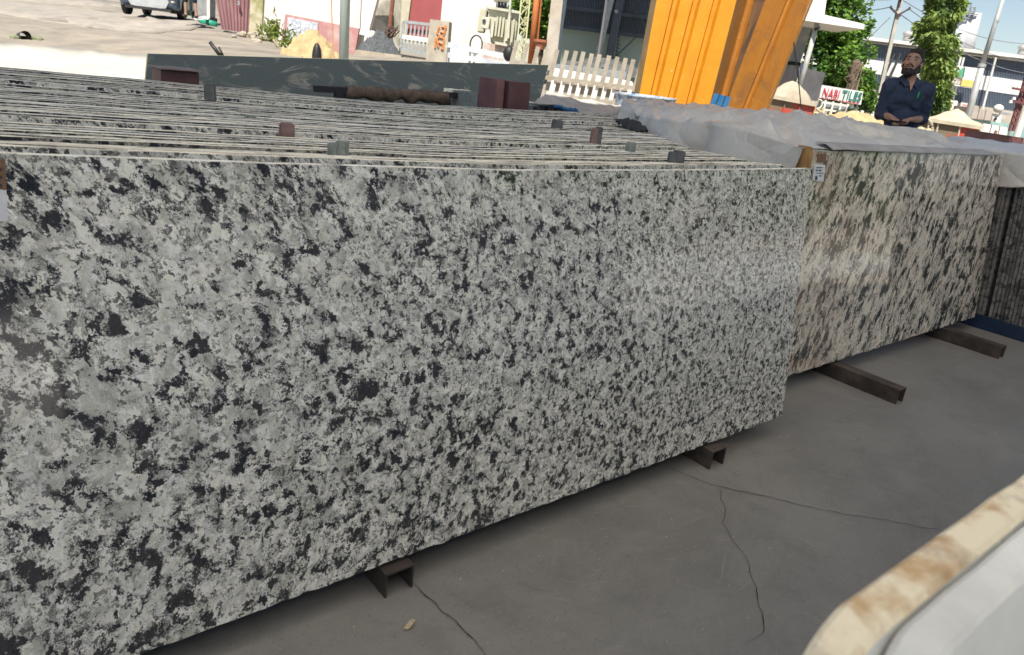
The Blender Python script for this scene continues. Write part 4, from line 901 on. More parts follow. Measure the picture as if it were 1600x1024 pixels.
# --- canopy right of the yellow panel
t = thing('canopy', GB(1260, 17.5), 'white flat canopy slab on a pale post right of the yellow panel', 'canopy')
pp('slab', [(1215, 6), (1351, 38), (1350, 46), (1215, 26)], 17, 1.6, white_pl, t)
pp('upper_block', [(1225, -60), (1300, -60), (1288, 24), (1240, 18)], 17.6, 1.2, white_pl, t)
b = MB(); q0, q1 = PV(1277, 36, 17.2), PV(1243, 160, 17.2); b.tube([q0, q1], .055, 10); b.build('post', M('pale_grey_post', (.48, .48, .46), .6), t, smooth=True)
b = MB(); b.tube([PV(1274, 46, 17.1), PV(1280, 43, 17.0)], .035, 8); b.build('bracket_lamp', blk, t)
t = thing('grey_partition', GB(1235, 18.5), 'grey panelled partition wall under the white canopy', 'partition')
corr('grey_panels', [(1212, 20), (1272, 36), (1250, 100), (1195, 95)], 18.4, M('partition_grey', (.30, .31, .31), .6, scale=3), t, 5, .02)
pp('dark_gap', [(1200, 92), (1252, 98), (1250, 103), (1198, 98)], 18.35, .05, M('dark_gap_paint', (.02, .02, .02), .9), t)
pp('lower_panels', [(1198, 98), (1250, 103), (1235, 170), (1185, 160)], 18.38, .05, M('taupe_panels', (.36, .33, .31), .8, scale=3, stretch=(4, 4, .3)), t)
t = thing('pale_board_wall', GB(1265, 18), 'pale pinkish white panel wall beside the canopy post', 'wall'); pp('panel', [(1255, 107), (1290, 114), (1275, 165), (1238, 160)], 17.9, .08, M('pale_pink_panel', (.58, .54, .51), .8, scale=2), t)
# --- trailers with heaps
redp = M('worn_red_paint', (.40, .055, .04), .7, scale=2.6, lo=.47, hi=.53, col2=(.15, .12, .075), bump=.1, dirt=(.20, .16, .11), dirt_amt=.8); rim_m = M('cream_rim', (.50, .44, .33), .7, scale=4)
def trailer(v, quad, label, split, rim=True):
    t = thing('tipper_trailer', GB(sum(q[0] for q in quad)/4, v), label, 'trailer'); tl, tr, br, bl = quad
    n = len(split)-1
    for i in range(n):
        a, c_ = split[i], split[i+1]; L = lambda p, q, u: (p[0]+(q[0]-p[0])*u, p[1]+(q[1]-p[1])*u)
        pp('side_panel', [L(tl, tr, a+.012), L(tl, tr, c_-.012), L(bl, br, c_-.012), L(bl, br, a+.012)], v, .06, redp, t)
        pp('stake', [L(tl, tr, c_-.012), L(tl, tr, c_+.012), L(bl, br, c_+.012), L(bl, br, c_-.012)], v-.03, .12, rim_m if rim else redp, t)
    b = MB(); b.bar(PV(*tl, v-.02), PV(*tr, v-.02), .07, .1); b.build('top_rim', rim_m, t)
    b = MB(); b.prism([PV(*q, v+.08) for q in quad], HV*1.5); b.build('bed', M('trailer_bed_dirt', (.16, .13, .09), .9), t)
    b = MB(); q = lerp(PV(*bl, v+.5), PV(*br, v+.5), .5); 
    for s_ in (-.45, .45):
        c0 = q+RV*s_-Vector((0, 0, .25)); MB().tube([c0-HV*.1, c0+HV*.1], .33, 18).build('wheel', blk, t)
    return t
trailer(15.5, [(1200, 150), (1274, 164), (1266, 196), (1192, 186)], 'dirty red tipper trailer loaded with sand right of the yellow panel', [0, .38, .7, 1], False)
heap('sand_load', (1232, 156), 16.4, 68, 26, M('pale_sand', (.44, .38, .29), .95, scale=4, bump=.5), 'pale sand heaped in the dirty red trailer right of the yellow panel', 'sand load', seed=21, rough=.05, asp=.5)
trailer(15.5, [(1442, 186), (1532, 200), (1524, 232), (1436, 216)], 'red and brown tipper trailer with covered load right of the man', [0, .12, .28, .66, 1])
def load(u, v): 
    q = lerp(lerp(PV(1438, 189, 15.6), PV(1536, 203, 15.6), u), lerp(PV(1446, 186, 16.8), PV(1538, 198, 16.8), u), v); k = max(0, 1-abs(u-.5)*2)**.8*math.sin(math.pi*min(1, max(0, v)))
    return q+Vector((0, 0, .30*k+.035*(ridge(u*2.2, v*1.5, 1.5, 8)-.5)))
tarp_grid('load_cover', load, 40, 20, M('cream_load_cover', (.50, .44, .32), .8, scale=5, col2=(.38, .33, .24)), 'cream cloth cover peaked over the red trailer load right of the man', 'cover')
b = MB(); ri = [PV(1448+9*math.cos(a), 202+15*math.sin(a), 15.3) for a in np.linspace(-1.4, 1.6, 16)]; b.tube(ri, .025, 6); tag(b.build('trailer_hoop', rim_m), 'curved cream hoop at the left end of the red trailer', 'hoop')
tag(rocks(thing('stone_pile', GB(1436, 13.5), 'pile of pale yellow stones just right of the man', 'stone pile'), PV(1437, 203, 13.5), 26, .16, .035, .07, M('yellow_stone', (.52, .43, .26), .9, scale=9)), None)
heap('sand_heap', (1335, 198), 20, 150, 20, sandm, 'long low yellow sand heap behind the tarpaulin left of the man', 'sand heap', seed=31, rough=.25, asp=.4)
# --- sign, machines, ladder frame
t = thing('shop_sign', GB(1315, 22), 'white shop sign with red and green capital letters in front of the tree', 'sign')
pp('board', [(1284, 133), (1349, 143.5), (1345, 164), (1280, 153)], 22, .08, M('sign_white', (.80, .80, .78), .6, bump=0), t)
def text(s_, p0, p1, hgt, mat, parent, name='lettering', off=.03, v=22, bold=.012):
    cu = bpy.data.curves.new(name, 'FONT'); cu.body = s_; cu.size = 1; cu.extrude = .02; cu.offset = bold; cu.resolution_u = 2
    tmp = bpy.data.objects.new('tmp', cu); COL.objects.link(tmp); dg = bpy.context.evaluated_depsgraph_get(); me = bpy.data.meshes.new_from_object(tmp.evaluated_get(dg)); bpy.data.objects.remove(tmp)
    cs = np.array([vv.co[:] for vv in me.vertices]); mn, mx = cs.min(0), cs.max(0); a, c_ = PV(*p0, v), PV(*p1, v); ex = (c_-a); L_ = ex.length; ex.normalize(); ez = ex.cross(-HV).normalized(); ez = ez if ez.z > 0 else -ez
    for vv in me.vertices:
        x = (vv.co.x-mn[0])/(mx[0]-mn[0])*L_; y = (vv.co.y-mn[1])/(mx[1]-mn[1])*hgt; q = a+ex*x+ez*y-HV*(off+(vv.co.z)*.3); vv.co = q-worldloc(parent)
    me.materials.append(mat); o = bpy.data.objects.new(name, me); COL.objects.link(o); o.parent = parent; return o
text('NABI', (1284, 150.5), (1309, 154.5), .235, M('sign_red', (.62, .02, .04), .6, bump=0), t, bold=.0)
text('TILES', (1313, 155), (1343.5, 159.5), .255, M('sign_green', (.0, .20, .16), .6, bump=0), t, bold=.012)
b = MB()
for i in range(11):
    x = 1284+i*5.4; b.bar(PV(x, 153.0+(x-1284)*.165, 21.97), PV(x+3.2, 153.5+(x-1284)*.165, 21.97), .025, .01)
b.build('small_print', M('sign_red', (.6, .02, .04), .6), t)
for x in (1288, 1318, 1341): b = MB(); b.tube([PV(x, 150+(x-1284)*.16, 22.1), PV(x-9, 196, 22.1)], .03, 6); b.build('post', silver, t)
t = thing('machine_frame', GB(1315, 21), 'pale machine with bluish windows under the shop sign', 'machine')
pp('window_panel', [(1290, 158), (1325, 164), (1322, 176), (1286, 170)], 21, .5, M('bluish_panel', (.24, .28, .31), .5), t); 
for x in (1290, 1302, 1314, 1325): b = MB(); b.bar(PV(x, 156+(x-1284)*.16, 20.9), PV(x-7, 190, 20.9), .05, .05); b.build('mullion', white_pl, t)
for y in (160, 171, 180): b = MB(); b.bar(PV(1285, y, 20.9), PV(1326, y+6, 20.9), .05, .05); b.build('cross_bar', white_pl, t)
b = MB(); b.ell(PV(1330, 170, 20.8), (.1, .1, .09)); b.ell(PV(1312, 176, 20.8), (.12, .1, .07)); b.build('drum', M('dark_green_drum', (.05, .08, .06), .6), t, smooth=True)
b = MB(); q = PV(1279, 163, 20); b.tube([q+RV*.09*math.cos(a)+Vector((0, 0, .11*math.sin(a))) for a in np.linspace(0, 6.3, 16)], .02, 6); b.build('pulley', white_pl, t)
t = thing('tubular_frame', GB(1280, 17), 'pale yellow tubular frame with a diagonal brace left of the sand heap', 'frame'); yf = M('pale_yellow_paint', (.58, .48, .24), .6)
for a, c_ in (((1276, 158), (1266, 198)), ((1286, 168), (1280, 200)), ((1270, 176), (1290, 180)), ((1268, 186), (1298, 190)), ((1275, 170), (1312, 196)), ((1296, 176), (1293, 200))): b = MB(); b.tube([PV(*a, 17), PV(*c_, 17)], .022, 6); b.build('tube', yf, t)
t = thing('white_fence_boards', GB(1350, 24), 'white and grey fence boards behind the first electric pole', 'fence')
for i in range(9):
    x = 1330+i*8; pp('board', [(x, 160+i), (x+6, 161+i), (x+3, 200), (x-3, 199)], 25, .03, white_pl if i % 3 else silver, t)
# --- trees
def tree(name, px, v, crown, trunk_r, mat, label, nleaf, lsize, cat='tree', droop=0., asp=.55, limbs=7, depth=1.0, hgt=None, bark_m=None, clumps=60, cr=.28):
    """crown: list of (y, x_left, x_right) spans measured in the photo; filled in depth as well"""
    t = thing(name, GB(px, v), label, cat)
    spans = [(PV(xl, y, v), PV(xr, y, v)) for y, xl, xr in crown]; zs = [(a.z+c_.z)/2 for a, c_ in spans]; us = [(a.dot(RV)+c_.dot(RV))/2 for a, c_ in spans]; ws = [(c_-a).length/2 for a, c_ in spans]
    o_ = np.argsort(zs); Z = np.array(zs)[o_]; U = np.array(us)[o_]; Wd = np.array(ws)[o_]
    base = worldloc(t); ub = base.dot(RV)
    tp = [base-Vector((0, 0, .2))]
    for k in range(1, 8):
        z_ = lerp(base.z, Z[-1]*.92+.08*Z[0], k/7); u = interp(z_, Z, U) if z_ > Z[0] else lerp(ub, U[0], (z_-base.z)/max(.01, Z[0]-base.z)); tp.append(R2(u, v, z_)+Vector((random.uniform(-.06, .06), random.uniform(-.06, .06), 0)))
    b = MB(); b.tube(tp, [trunk_r*(1-.85*k/7) for k in range(8)], 10); b.build('trunk', bark_m or bark, t, smooth=True)
    b = MB()
    for i in range(limbs):
        z_ = random.uniform(Z[0], Z[-1]); k = random.uniform(.45, .8); i0 = tp[min(6, 1+int(5*(z_-Z[0])/(Z[-1]-Z[0]+.01)))]
        a = random.uniform(0, 6.28); w_ = interp(z_, Z, Wd)*k; e = R2(interp(z_, Z, U)+math.cos(a)*w_, v+math.sin(a)*w_*depth, z_+.2)
        b.tube([i0, lerp(i0, e, .5)+Vector((0, 0, .12)), e], [trunk_r*.4, trunk_r*.25, trunk_r*.1], 6)
    b.build('limb', bark_m or bark, t)
    cl = []
    for i in range(clumps):
        z_ = rng.uniform(Z[0], Z[-1]); w_ = interp(z_, Z, Wd); a = rng.uniform(0, 6.283); rr = w_*math.sqrt(rng.uniform(.15, 1))*.88
        cl.append((R2(interp(z_, Z, U)+math.cos(a)*rr, v+math.sin(a)*rr*depth, z_), rng.uniform(.5, 1.1)*cr))
    def gen():
        c, r_ = cl[rng.integers(len(cl))]; d = rng.normal(size=3); d /= np.linalg.norm(d); return Vector(c)+Vector(d)*r_*rng.uniform(.5, 1)**.5
    leaves('crown', gen, nleaf, lsize, mat, t, asp=asp, droop=droop)
    return t
tree('broadleaf_tree', 1305, 27, [(-150, 1290, 1400), (-60, 1275, 1375), (0, 1268, 1357), (40, 1262, 1358), (75, 1262, 1364), (105, 1258, 1358), (130, 1275, 1345), (150, 1290, 1330)], .16, leafA, 'dense broadleaf tree with glossy green leaves behind the white canopy', 17000, .19, clumps=150, cr=.42, depth=.9)
tree('shrub', 1352, 23.5, [(112, 1338, 1362), (130, 1330, 1370), (150, 1335, 1368), (172, 1340, 1364)], .04, leafA, 'low dark green shrub between the dead trunk and the first electric pole', 2200, .13, cat='shrub', clumps=40, cr=.16)
tree('column_tree', 1466, 20, [(-110, 1478, 1530), (-40, 1462, 1512), (0, 1452, 1503), (20, 1447, 1501), (50, 1433, 1496), (72, 1436, 1498), (100, 1442, 1492), (130, 1450, 1484), (160, 1450, 1476), (184, 1455, 1470)], .09, leafB, 'tall narrow column shaped tree with drooping leaves behind the man', 26000, .16, droop=.9, asp=.36, clumps=230, cr=.20)
tree('broadleaf_tree', 850, 27, [(-90, 815, 905), (-30, 805, 890), (10, 800, 880), (40, 812, 872), (60, 820, 865)], .12, leafA, 'bright green tree between the transformer and the concrete pillar', 6500, .2, clumps=70, cr=.4)
t = thing('dead_trunk', GB(1328, 23), 'broken dead tree trunk wrapped in dry vines above the shop sign', 'tree trunk')
b = MB(); b.tube([PV(1322, 190, 23), PV(1328, 150, 23), PV(1333, 120, 23), PV(1338, 98, 23), PV(1341, 93, 23)], [.13, .12, .13, .12, .05], 12); b.build('trunk', M('dry_brown_bark', (.17, .12, .09), .95, scale=7, bump=1, bdist=.04, stretch=(1, 1, .3), dirt=(.35, .30, .24)), t)
b = MB()
for i in range(16):
    a0 = random.uniform(0, 6.28); b.tube([lerp(PV(1320, 190, 23), PV(1340, 98, 23), k/9)+RV*.15*math.cos(a0+k*.25)+HV*.15*math.sin(a0+k*.25) for k in range(10)], .012, 4)
for i in range(20): q = lerp(PV(1322, 110, 22.8), PV(1340, 100, 22.8), random.random())+RV*random.uniform(-.25, .25)+Vector((0, 0, random.uniform(-.8, .1))); b.tube([q, q+RV*random.uniform(-.3, .3)+Vector((0, 0, random.uniform(-.3, .1)))], .01, 4)
b.build('dry_vines', M('dry_vine', (.24, .18, .13), .9), t)
# --- electric poles and wires
t = thing('electric_pole', GB(1366, 26), 'slim concrete electric pole with a V shaped crossarm behind the man', 'electric pole')
cp = M('pole_concrete', (.50, .47, .42), .85, scale=4); b = MB(); b.bar(PV(1408, -3, 26), PV(1362, 198, 26), .115, .09); b.build('shaft', cp, t); dk = M('dark_iron', (.09, .06, .055), .7)
b = MB(); b.bar(PV(1403, 24, 25.93), PV(1392, 12.5, 25.93), .05, .05); b.bar(PV(1403, 24, 25.93), PV(1420, 14.5, 25.93), .05, .05); b.bar(PV(1400, 24, 25.93), PV(1407, 25.5, 25.93), .06, .05); b.build('crossarm', dk, t)
for x, y in ((1392, 11), (1421, 13), (1408, -2)): b = MB(); b.tube([PV(x, y+2, 25.9), PV(x+.4, y-2, 25.9)], [.05, .03], 8); b.build('insulator', dk, t)
b = MB(); b.bar(PV(1404.5, 12, 25.92), PV(1408, -4, 25.92), .05, .04); b.build('top_bracket', dk, t)
def wire(a, c_, va, vc, sag, label):
    A_, C_ = PV(*a, va), PV(*c_, vc); b = MB(); b.tube([lerp(A_, C_, k/16)-Vector((0, 0, sag*4*(k/16)*(1-k/16))) for k in range(17)], .014, 5); tag(b.build('wire', M('grey_wire', (.25, .26, .28), .6)), label, 'wire', 'overhead wires')
for a, c_, lb in (((1420, 14), (1640, 96), 'overhead wire running down right from the right arm of the electric pole'), ((1408, -1), (1640, 66), 'overhead wire running right from the top of the electric pole'), ((1392, 12), (1640, 118), 'overhead wire running right from the left arm of the electric pole')): wire(a, c_, 25.9, 40, .5, lb)
for a, c_, lb in (((1392, 11), (1300, 4), 'overhead wire leaving the electric pole towards the canopy, lower one'), ((1407, -2), (1300, -20), 'overhead wire leaving the electric pole towards the canopy, upper one')): wire(a, c_, 25.9, 34, .2, lb)
wire((1391, 27), (1345, 72), 25.9, 26.2, .0, 'stay wire slanting down left from the electric pole')
t = thing('lamp_post', GB(1512, 18), 'grey galvanised street pole with a sleeve joint right of the column tree', 'pole')
sg = M('galvanised_pole', (.46, .48, .48), .5, metal=.2, scale=6, dirt=(.36, .34, .30)); b = MB(); b.tube([PV(1573, -20, 18), PV(1534, 104, 18)], [.042, .055], 16); b.build('upper_shaft', sg, t, smooth=True)
b = MB(); b.tube([PV(1534.5, 102, 18), PV(1506, 205, 18)], [.072, .075], 16); b.build('lower_shaft', sg, t, smooth=True)
b = MB(); b.tube([PV(1535, 100, 18), PV(1533.5, 105, 18)], .085, 16); b.build('sleeve', sg, t); b = MB(); b.tube([PV(1557.4, 32, 18), PV(1556.8, 35, 18)], .055, 12); b.build('band', silver, t)
t = thing('iron_pole', GB(1590, 20), 'maroon lattice iron pole with crossarms at the right edge of the photo', 'electric pole')
mi_ = M('maroon_iron', (.17, .06, .06), .7, scale=6)
for dx in (0, 6): b = MB(); b.bar(PV(1606+dx, 110, 20), PV(1577+dx, 205, 20), .06, .05); b.build('leg', mi_, t)
for i in range(8): 
    y = 120+i*10; x = 1603-i*3.05; b = MB() if i == 0 else b; b.bar(PV(x, y, 19.97), PV(x+4, y+6, 19.97), .03, .02)
b.build('lacing', mi_, t)
for y in (138, 158): b = MB(); b.bar(PV(1582, y, 19.9), PV(1625, y+8, 19.9), .05, .05); b.build('crossarm', mi_, t)
for x, y in ((1583, 136), (1592, 137), (1584, 156), (1579, 161)): b = MB(); b.tube([PV(x, y, 19.9), PV(x+.6, y-4, 19.9)], [.045, .03], 8); b.build('insulator', white_pl, t)
# --- factory, silo
FVW = 58
t = thing('factory', GB(1480, FVW), 'long factory with grey and white horizontal cladding bands and white roof', 'factory')
fg1 = M('factory_grey_sheet', (.17, .21, .27), .5, scale=.5, col2=(.155, .19, .245), bump=0); fwm = M('factory_white', (.72, .71, .68), .7, scale=.5, bump=0)
x0, x1 = 1180, 1760; ln = lambda ya, x, s_=.125: ya+(x-1350)*s_
def band(nm, ya, yb_, mat, cor=True, s0=.128, s1=.128, v=FVW):
    q = [(x0, ln(ya, x0, s0)), (x1, ln(ya, x1, s0)), (x1, ln(yb_, x1, s1)), (x0, ln(yb_, x0, s1))]
    return corr(nm, q, v, mat, t, 230, .12, .1) if cor else pp(nm, q, v, .5, mat, t)
band('upper_grey_band', 66, 92, fg1, s0=.125, s1=.14); band('white_band', 92, 113, fwm, False, .14, .15); band('lower_grey_band', 113, 138, fg1, s0=.15, s1=.155); band('base_wall', 138, 175, M('factory_base', (.50, .45, .38), .9, scale=.6, dirt=(.35, .3, .25)), False, .155, .12, v=FVW-.2)
q = [(x0, ln(57, x0, .118)), (x1, ln(57, x1, .118)), (x1, ln(62, x1, .12)), (x0, ln(62, x0, .12))]; pp('roof_edge', q, FVW-.6, 30, M('roof_white', (.70, .69, .66), .7, scale=.7, dirt=(.5, .47, .42)), t)
b = MB()
for i in range(110):
    x = 1350+i*2.6; b.bar(PV(x, ln(63.2, x, .122), FVW-.5), PV(x-.8, ln(66.2, x, .124), FVW-.5), .045, .05)
o = b.build('eave_brackets', M('eave_brown', (.36, .32, .26), .8), t); o['kind'] = 'stuff'
for x in (1417, 1597): b = MB(); c = PV(x, ln(56, x, .118), FVW+1); b.tube([c, c+Vector((0, 0, .45))], [.32, .32], 14); b.ell(c+Vector((0, 0, .45)), (.42, .42, .25), 12, 8); b.build('roof_vent', M('vent_metal', (.45, .44, .42), .5, metal=.3), t)
for xt, xb in ((1407, 1390), (1398, 1380)): 
    b = MB(); b.tube([PV(xt, 84, FVW-.6), PV(xb-8, 140, FVW-.6)], .09, 6); b.build('down_pipe', M('dark_pipe', (.04, .04, .04), .6), t)
for xt in (1497, 1492, 1547): b = MB(); b.tube([PV(xt+9, 90, FVW-.6), PV(xt-12, 172, FVW-.6)], .08, 6); b.build('down_pipe', fwm, t)
s2 = thing('factory_sign', PV(1505, 135, FVW-1.2), 'white factory sign with green triangle and yellow lower corner behind the column tree', 'sign')
pp('board', [(1486, 102), (1530, 107), (1523, 138), (1478, 132)], FVW-1.2, .2, M('sign_white', (.8, .8, .78), .6), s2)
pp('green_triangle', [(1507, 105), (1504, 122), (1489, 118)], FVW-1.3, .06, M('logo_green', (.10, .38, .22), .6), s2)
pp('dark_edge', [(1507, 105), (1508.5, 105.5), (1505.5, 122), (1504, 122)], FVW-1.32, .05, M('dark_edge', (.05, .12, .1), .6), s2)
pp('yellow_area', [(1504, 124), (1525.5, 127), (1523, 137.5), (1501, 134)], FVW-1.3, .06, M('sign_yellow', (.75, .55, .16), .7), s2)
text('ROLES', (1484.5, 125.5), (1503, 128), .30, M('sign_brown', (.35, .22, .16), .6), s2, v=FVW-1.3)
b = MB(); b.bar(PV(1488, 130.6, FVW-1.35), PV(1495, 131.6, FVW-1.35), .08, .03); b.build('small_print', M('sign_brown', (.35, .22, .16), .6), s2)
for i, (a, lab) in enumerate(((( [(1477, 155), (1497, 158), (1494, 172), (1474, 169)]), 'white poster with faint red print at the foot of the factory'), (([(1502, 160), (1514, 162), (1511, 174), (1499, 172)]), 'white poster nearer the grey street pole at the foot of the factory'))):
    p3 = thing('poster', PV(*a[3], 50), lab, 'poster'); pp('sheet', a, 50, .05, fwm, p3)
    x, y = a[0]; b = MB(); b.bar(PV(x+2, y+4, 49.9), PV(x+12, y+6, 49.9), .1, .02); b.bar(PV(x+1, y+8, 49.9), PV(x+11, y+9.6, 49.9), .08, .02); b.build('print_line', M('faint_red', (.6, .25, .25), .7), p3)
t = thing('silo', GB(1508, 85), 'pair of tall pale silos with a steel top frame beyond the factory', 'silo')
for xt, xb, r_, mm in ((1505, 1494, 1.15, M('silo_white', (.50, .52, .55), .6, scale=.3)), (1520, 1507, 1.25, M('silo_grey', (.44, .45, .46), .6, scale=.3))):
    b = MB(); b.tube([PV(xt, 21, 85), PV(xb-6, 110, 85)], r_*.68, 22); b.build('tower', mm, t, smooth=True)
b = MB()
for a, c_ in (((1497, 16), (1524, 18)), ((1499, 22), (1528, 23)), ((1502, 10), (1524, 13)), ((1500, 27), (1514, 29))): b.bar(PV(*a, 84), PV(*c_, 84), .12, .12)
for x in (1503, 1509, 1516, 1523): b.bar(PV(x+1, 11, 84), PV(x-2, 27, 84), .12, .12)
b.bar(PV(1518, 4, 84), PV(1516, 16, 84), .12, .12); b.build('top_frame', M('silo_steel', (.25, .28, .30), .6), t)
# --- containers and boxes on the far right
for v, q, mm, lab, cat in ((30, [(1530, 180), (1572, 187), (1568, 200), (1526, 193)], M('grey_box_paint', (.36, .36, .33), .8, scale=2, dirt=(.5, .42, .3)), 'grey and brown boxes stacked beyond the white container', 'box'),
                      (17, [(1537, 193), (1576, 200), (1570, 228), (1528, 222)], white_pl, 'white container with a dark stripe right of the red trailer', 'container'),
                      (24, [(1548, 190), (1640, 202), (1636, 222), (1545, 214)], M('teal_paint', (.30, .46, .44), .6, scale=2), 'pale teal container behind the white container', 'container'),
                      (11, [(1580, 213), (1640, 222), (1636, 246), (1574, 236)], maroon, 'dark maroon steel box at the right edge behind the tarpaulin', 'box'),
                      (26, [(1520, 168), (1552, 173), (1548, 190), (1516, 186)], M('beige_shed', (.50, .42, .36), .8, scale=3), 'small beige shed at the foot of the grey street pole', 'shed')):
    nm = cat if cat != 'box' else 'storage_box'; t = thing(nm, GB(q[3][0], v), lab, cat); pp('body', q, v, 1.2, mm, t, bevel=.02)
    L = lambda p_, r_, u: (p_[0]+(r_[0]-p_[0])*u, p_[1]+(r_[1]-p_[1])*u)
    for u in (.33, .66): pp('panel_joint', [L(q[0], q[1], u), L(q[0], q[1], u+.02), L(q[3], q[2], u+.02), L(q[3], q[2], u)], v-.02, .04, M('joint_grey', (.25, .23, .21), .8), t)
    if 'stripe' in lab: pp('stripe', [(1556, 204), (1559, 204.5), (1554, 218), (1551, 217.5)], v-.04, .04, M('stripe_brown', (.22, .12, .10), .8), t)
t = thing('white_machine', GB(1560, 27), 'white pump machine with a round hood behind the white container', 'machine')
b = MB(); b.ell(PV(1560, 170, 27), (.16, .16, .14)); b.build('hood', white_pl, t, smooth=True); pp('body', [(1552, 178), (1566, 180), (1563, 196), (1549, 194)], 27, .4, white_pl, t, bevel=.02); b = MB(); q = PV(1555, 186, 26.98); b.tube([q, q-HV*.03], .05, 10); b.build('port', blk, t)
pp('arm', [(1564, 175), (1580, 177), (1579, 181), (1563, 179)], 27.1, .1, silver, t)
b = MB(); b.tube([PV(1604, 165, 15), PV(1588, 215, 15)], .06, 10); tag(b.build('white_post', white_pl), 'white round post at the right edge beyond the maroon box', 'post')

# ================================================================== car
t = thing('parked_car', hit(230, 30), 'blue grey parked car with silver skid plate at the top left edge', 'car')
ccen = worldloc(t)
f0 = PV(197, 24, 23.6); f1 = PV(268, 31, 24.4)      # foot of the front corners
cw = Vector((f1.x-f0.x, f1.y-f0.y, 0)).normalized()     # across the front, image left to right
cl_ = Vector((-cw.y, cw.x, 0)); cl_ = cl_ if cl_.dot(HV) > 0 else -cl_    # towards the rear of the car
# rotate so the car's left side shows a little
an = R(-24); cw = Vector((cw.x*math.cos(an)-cw.y*math.sin(an), cw.x*math.sin(an)+cw.y*math.cos(an), 0)); cl_ = Vector((-cw.y, cw.x, 0)); cl_ = cl_ if cl_.dot(HV) > 0 else -cl_
fc = (f0+f1)/2; fc.z = terr(fc.x, fc.y)+.02; gz = terr((fc+cl_*3).x, (fc+cl_*3).y)-fc.z
def CP(x, y, z_): return fc+cw*x+cl_*y+Vector((0, 0, z_+gz*y/3*.9))
paint = M('blue_grey_car_paint', (.11, .15, .20), .25, metal=.4, scale=2, bump=0); glass = M('dark_car_glass', (.02, .025, .03), .08, bump=0); plast = M('dark_plastic', (.03, .03, .032), .6); sil = M('satin_silver', (.62, .62, .60), .35, metal=.5, bump=0)
prof = [(0, .32, .82), (.06, .30, .86), (.10, .28, .90), (.9, .28, .90), (1.15, .28, .90), (2.4, .28, .90), (3.4, .28, .9), (3.95, .32, .88), (4.05, .4, .84)]
b = MB(); loops = []
for y, zb_, wv in ((0., .38, .70), (.05, .30, .80), (.25, .27, .87), (.9, .27, .9), (2.2, .27, .9), (3.5, .27, .9), (3.95, .33, .86), (4.05, .42, .78)):
    zt_ = interp(y, [0, .05, .25, 1.0, 3.4, 3.95, 4.05], [.72, .82, .92, 1.02, 1.05, 1.0, .9])
    loops.append([CP(-wv, y, zb_+.06), CP(-wv*.94, y, zb_), CP(wv*.94, y, zb_), CP(wv, y, zb_+.06), CP(wv*1.0, y, (zb_+zt_)/2), CP(wv*.96, y, zt_-.05), CP(wv*.86, y, zt_), CP(-wv*.86, y, zt_), CP(-wv*.96, y, zt_-.05), CP(-wv, y, (zb_+zt_)/2)])
b.loft(loops); b.build('body', paint, t, smooth=False, bevel=.02)
b = MB(); loops = []
for z_, y0, y1, w_ in ((1.0, .95, 3.8, .84), (1.3, 1.4, 3.65, .76), (1.55, 1.85, 3.4, .66), (1.6, 2.1, 3.2, .60)): loops.append([CP(-w_, y0, z_), CP(w_, y0, z_), CP(w_, y1, z_), CP(-w_, y1, z_)])
b.loft(loops[:3]); b.build('windows', glass, t); b = MB(); b.loft(loops[2:]); b.build('roof', paint, t)
b = MB(); b.loft([[CP(x, -.03, z0), CP(x, .0, z1), CP(x, .12, z1), CP(x, .12, z0)] for x, z0, z1 in ((-.58, .46, .56), (-.5, .30, .56), (-.3, .27, .57), (.3, .27, .57), (.5, .30, .56), (.58, .46, .56))]); b.build('skid_plate', sil, t, bevel=.01)
b = MB(); b.box(CP(0, -.01, .25), (1.3, .1, .08), math.atan2(cw.y, cw.x)); b.build('lower_lip', plast, t)
b = MB(); b.box(CP(0, -.01, .68), (1.0, .06, .14), math.atan2(cw.y, cw.x)); b.build('grille', plast, t, bevel=.01)
for s_ in (-1, 1):
    b = MB(); b.ell(CP(s_*.66, .05, .74), (.16, .1, .06)); b.build('headlight', M('headlight_lens', (.7, .68, .62), .1, bump=0), t, smooth=True)
    b = MB(); b.ell(CP(s_*.70, .03, .50), (.07, .05, .045)); b.build('fog_light', M('fog_lens', (.55, .45, .38), .2, bump=0), t, smooth=True)
    b = MB(); b.ell(CP(s_*1.0, 1.35, 1.1), (.1, .06, .07)); b.build('mirror', paint, t, smooth=True)
    for y in (.78, 3.3):
        wo = MB(); r0 = .335; prof_ = [(.20, -.1), (.29, -.11), (r0-.01, -.09), (r0, -.05), (r0, .05), (r0-.01, .09), (.29, .11), (.2, .1)]
        c0 = CP(s_*.80, y, r0); ex = cw*s_; ey_ = cl_; L_ = []
        for k in range(28):
            a = 2*math.pi*k/28; L_.append([c0+ex*d_+(ey_*math.cos(a)+Vector((0, 0, 1))*math.sin(a))*rr for rr, d_ in prof_])
        wo.loft(L_+[L_[0]], cap=False); ty = wo.build('wheel', blk, t, smooth=True)
        ri_ = MB(); ri_.tube([c0+ex*.03, c0+ex*.06], .205, 24)
        for k in range(5):
            a = 2*math.pi*k/5; ri_.bar(c0+ex*.085, c0+ex*.085+(ey_*math.cos(a)+Vector((0, 0, 1))*math.sin(a))*.19, .055, .02)
        ri_.build('rim', sil, ty)

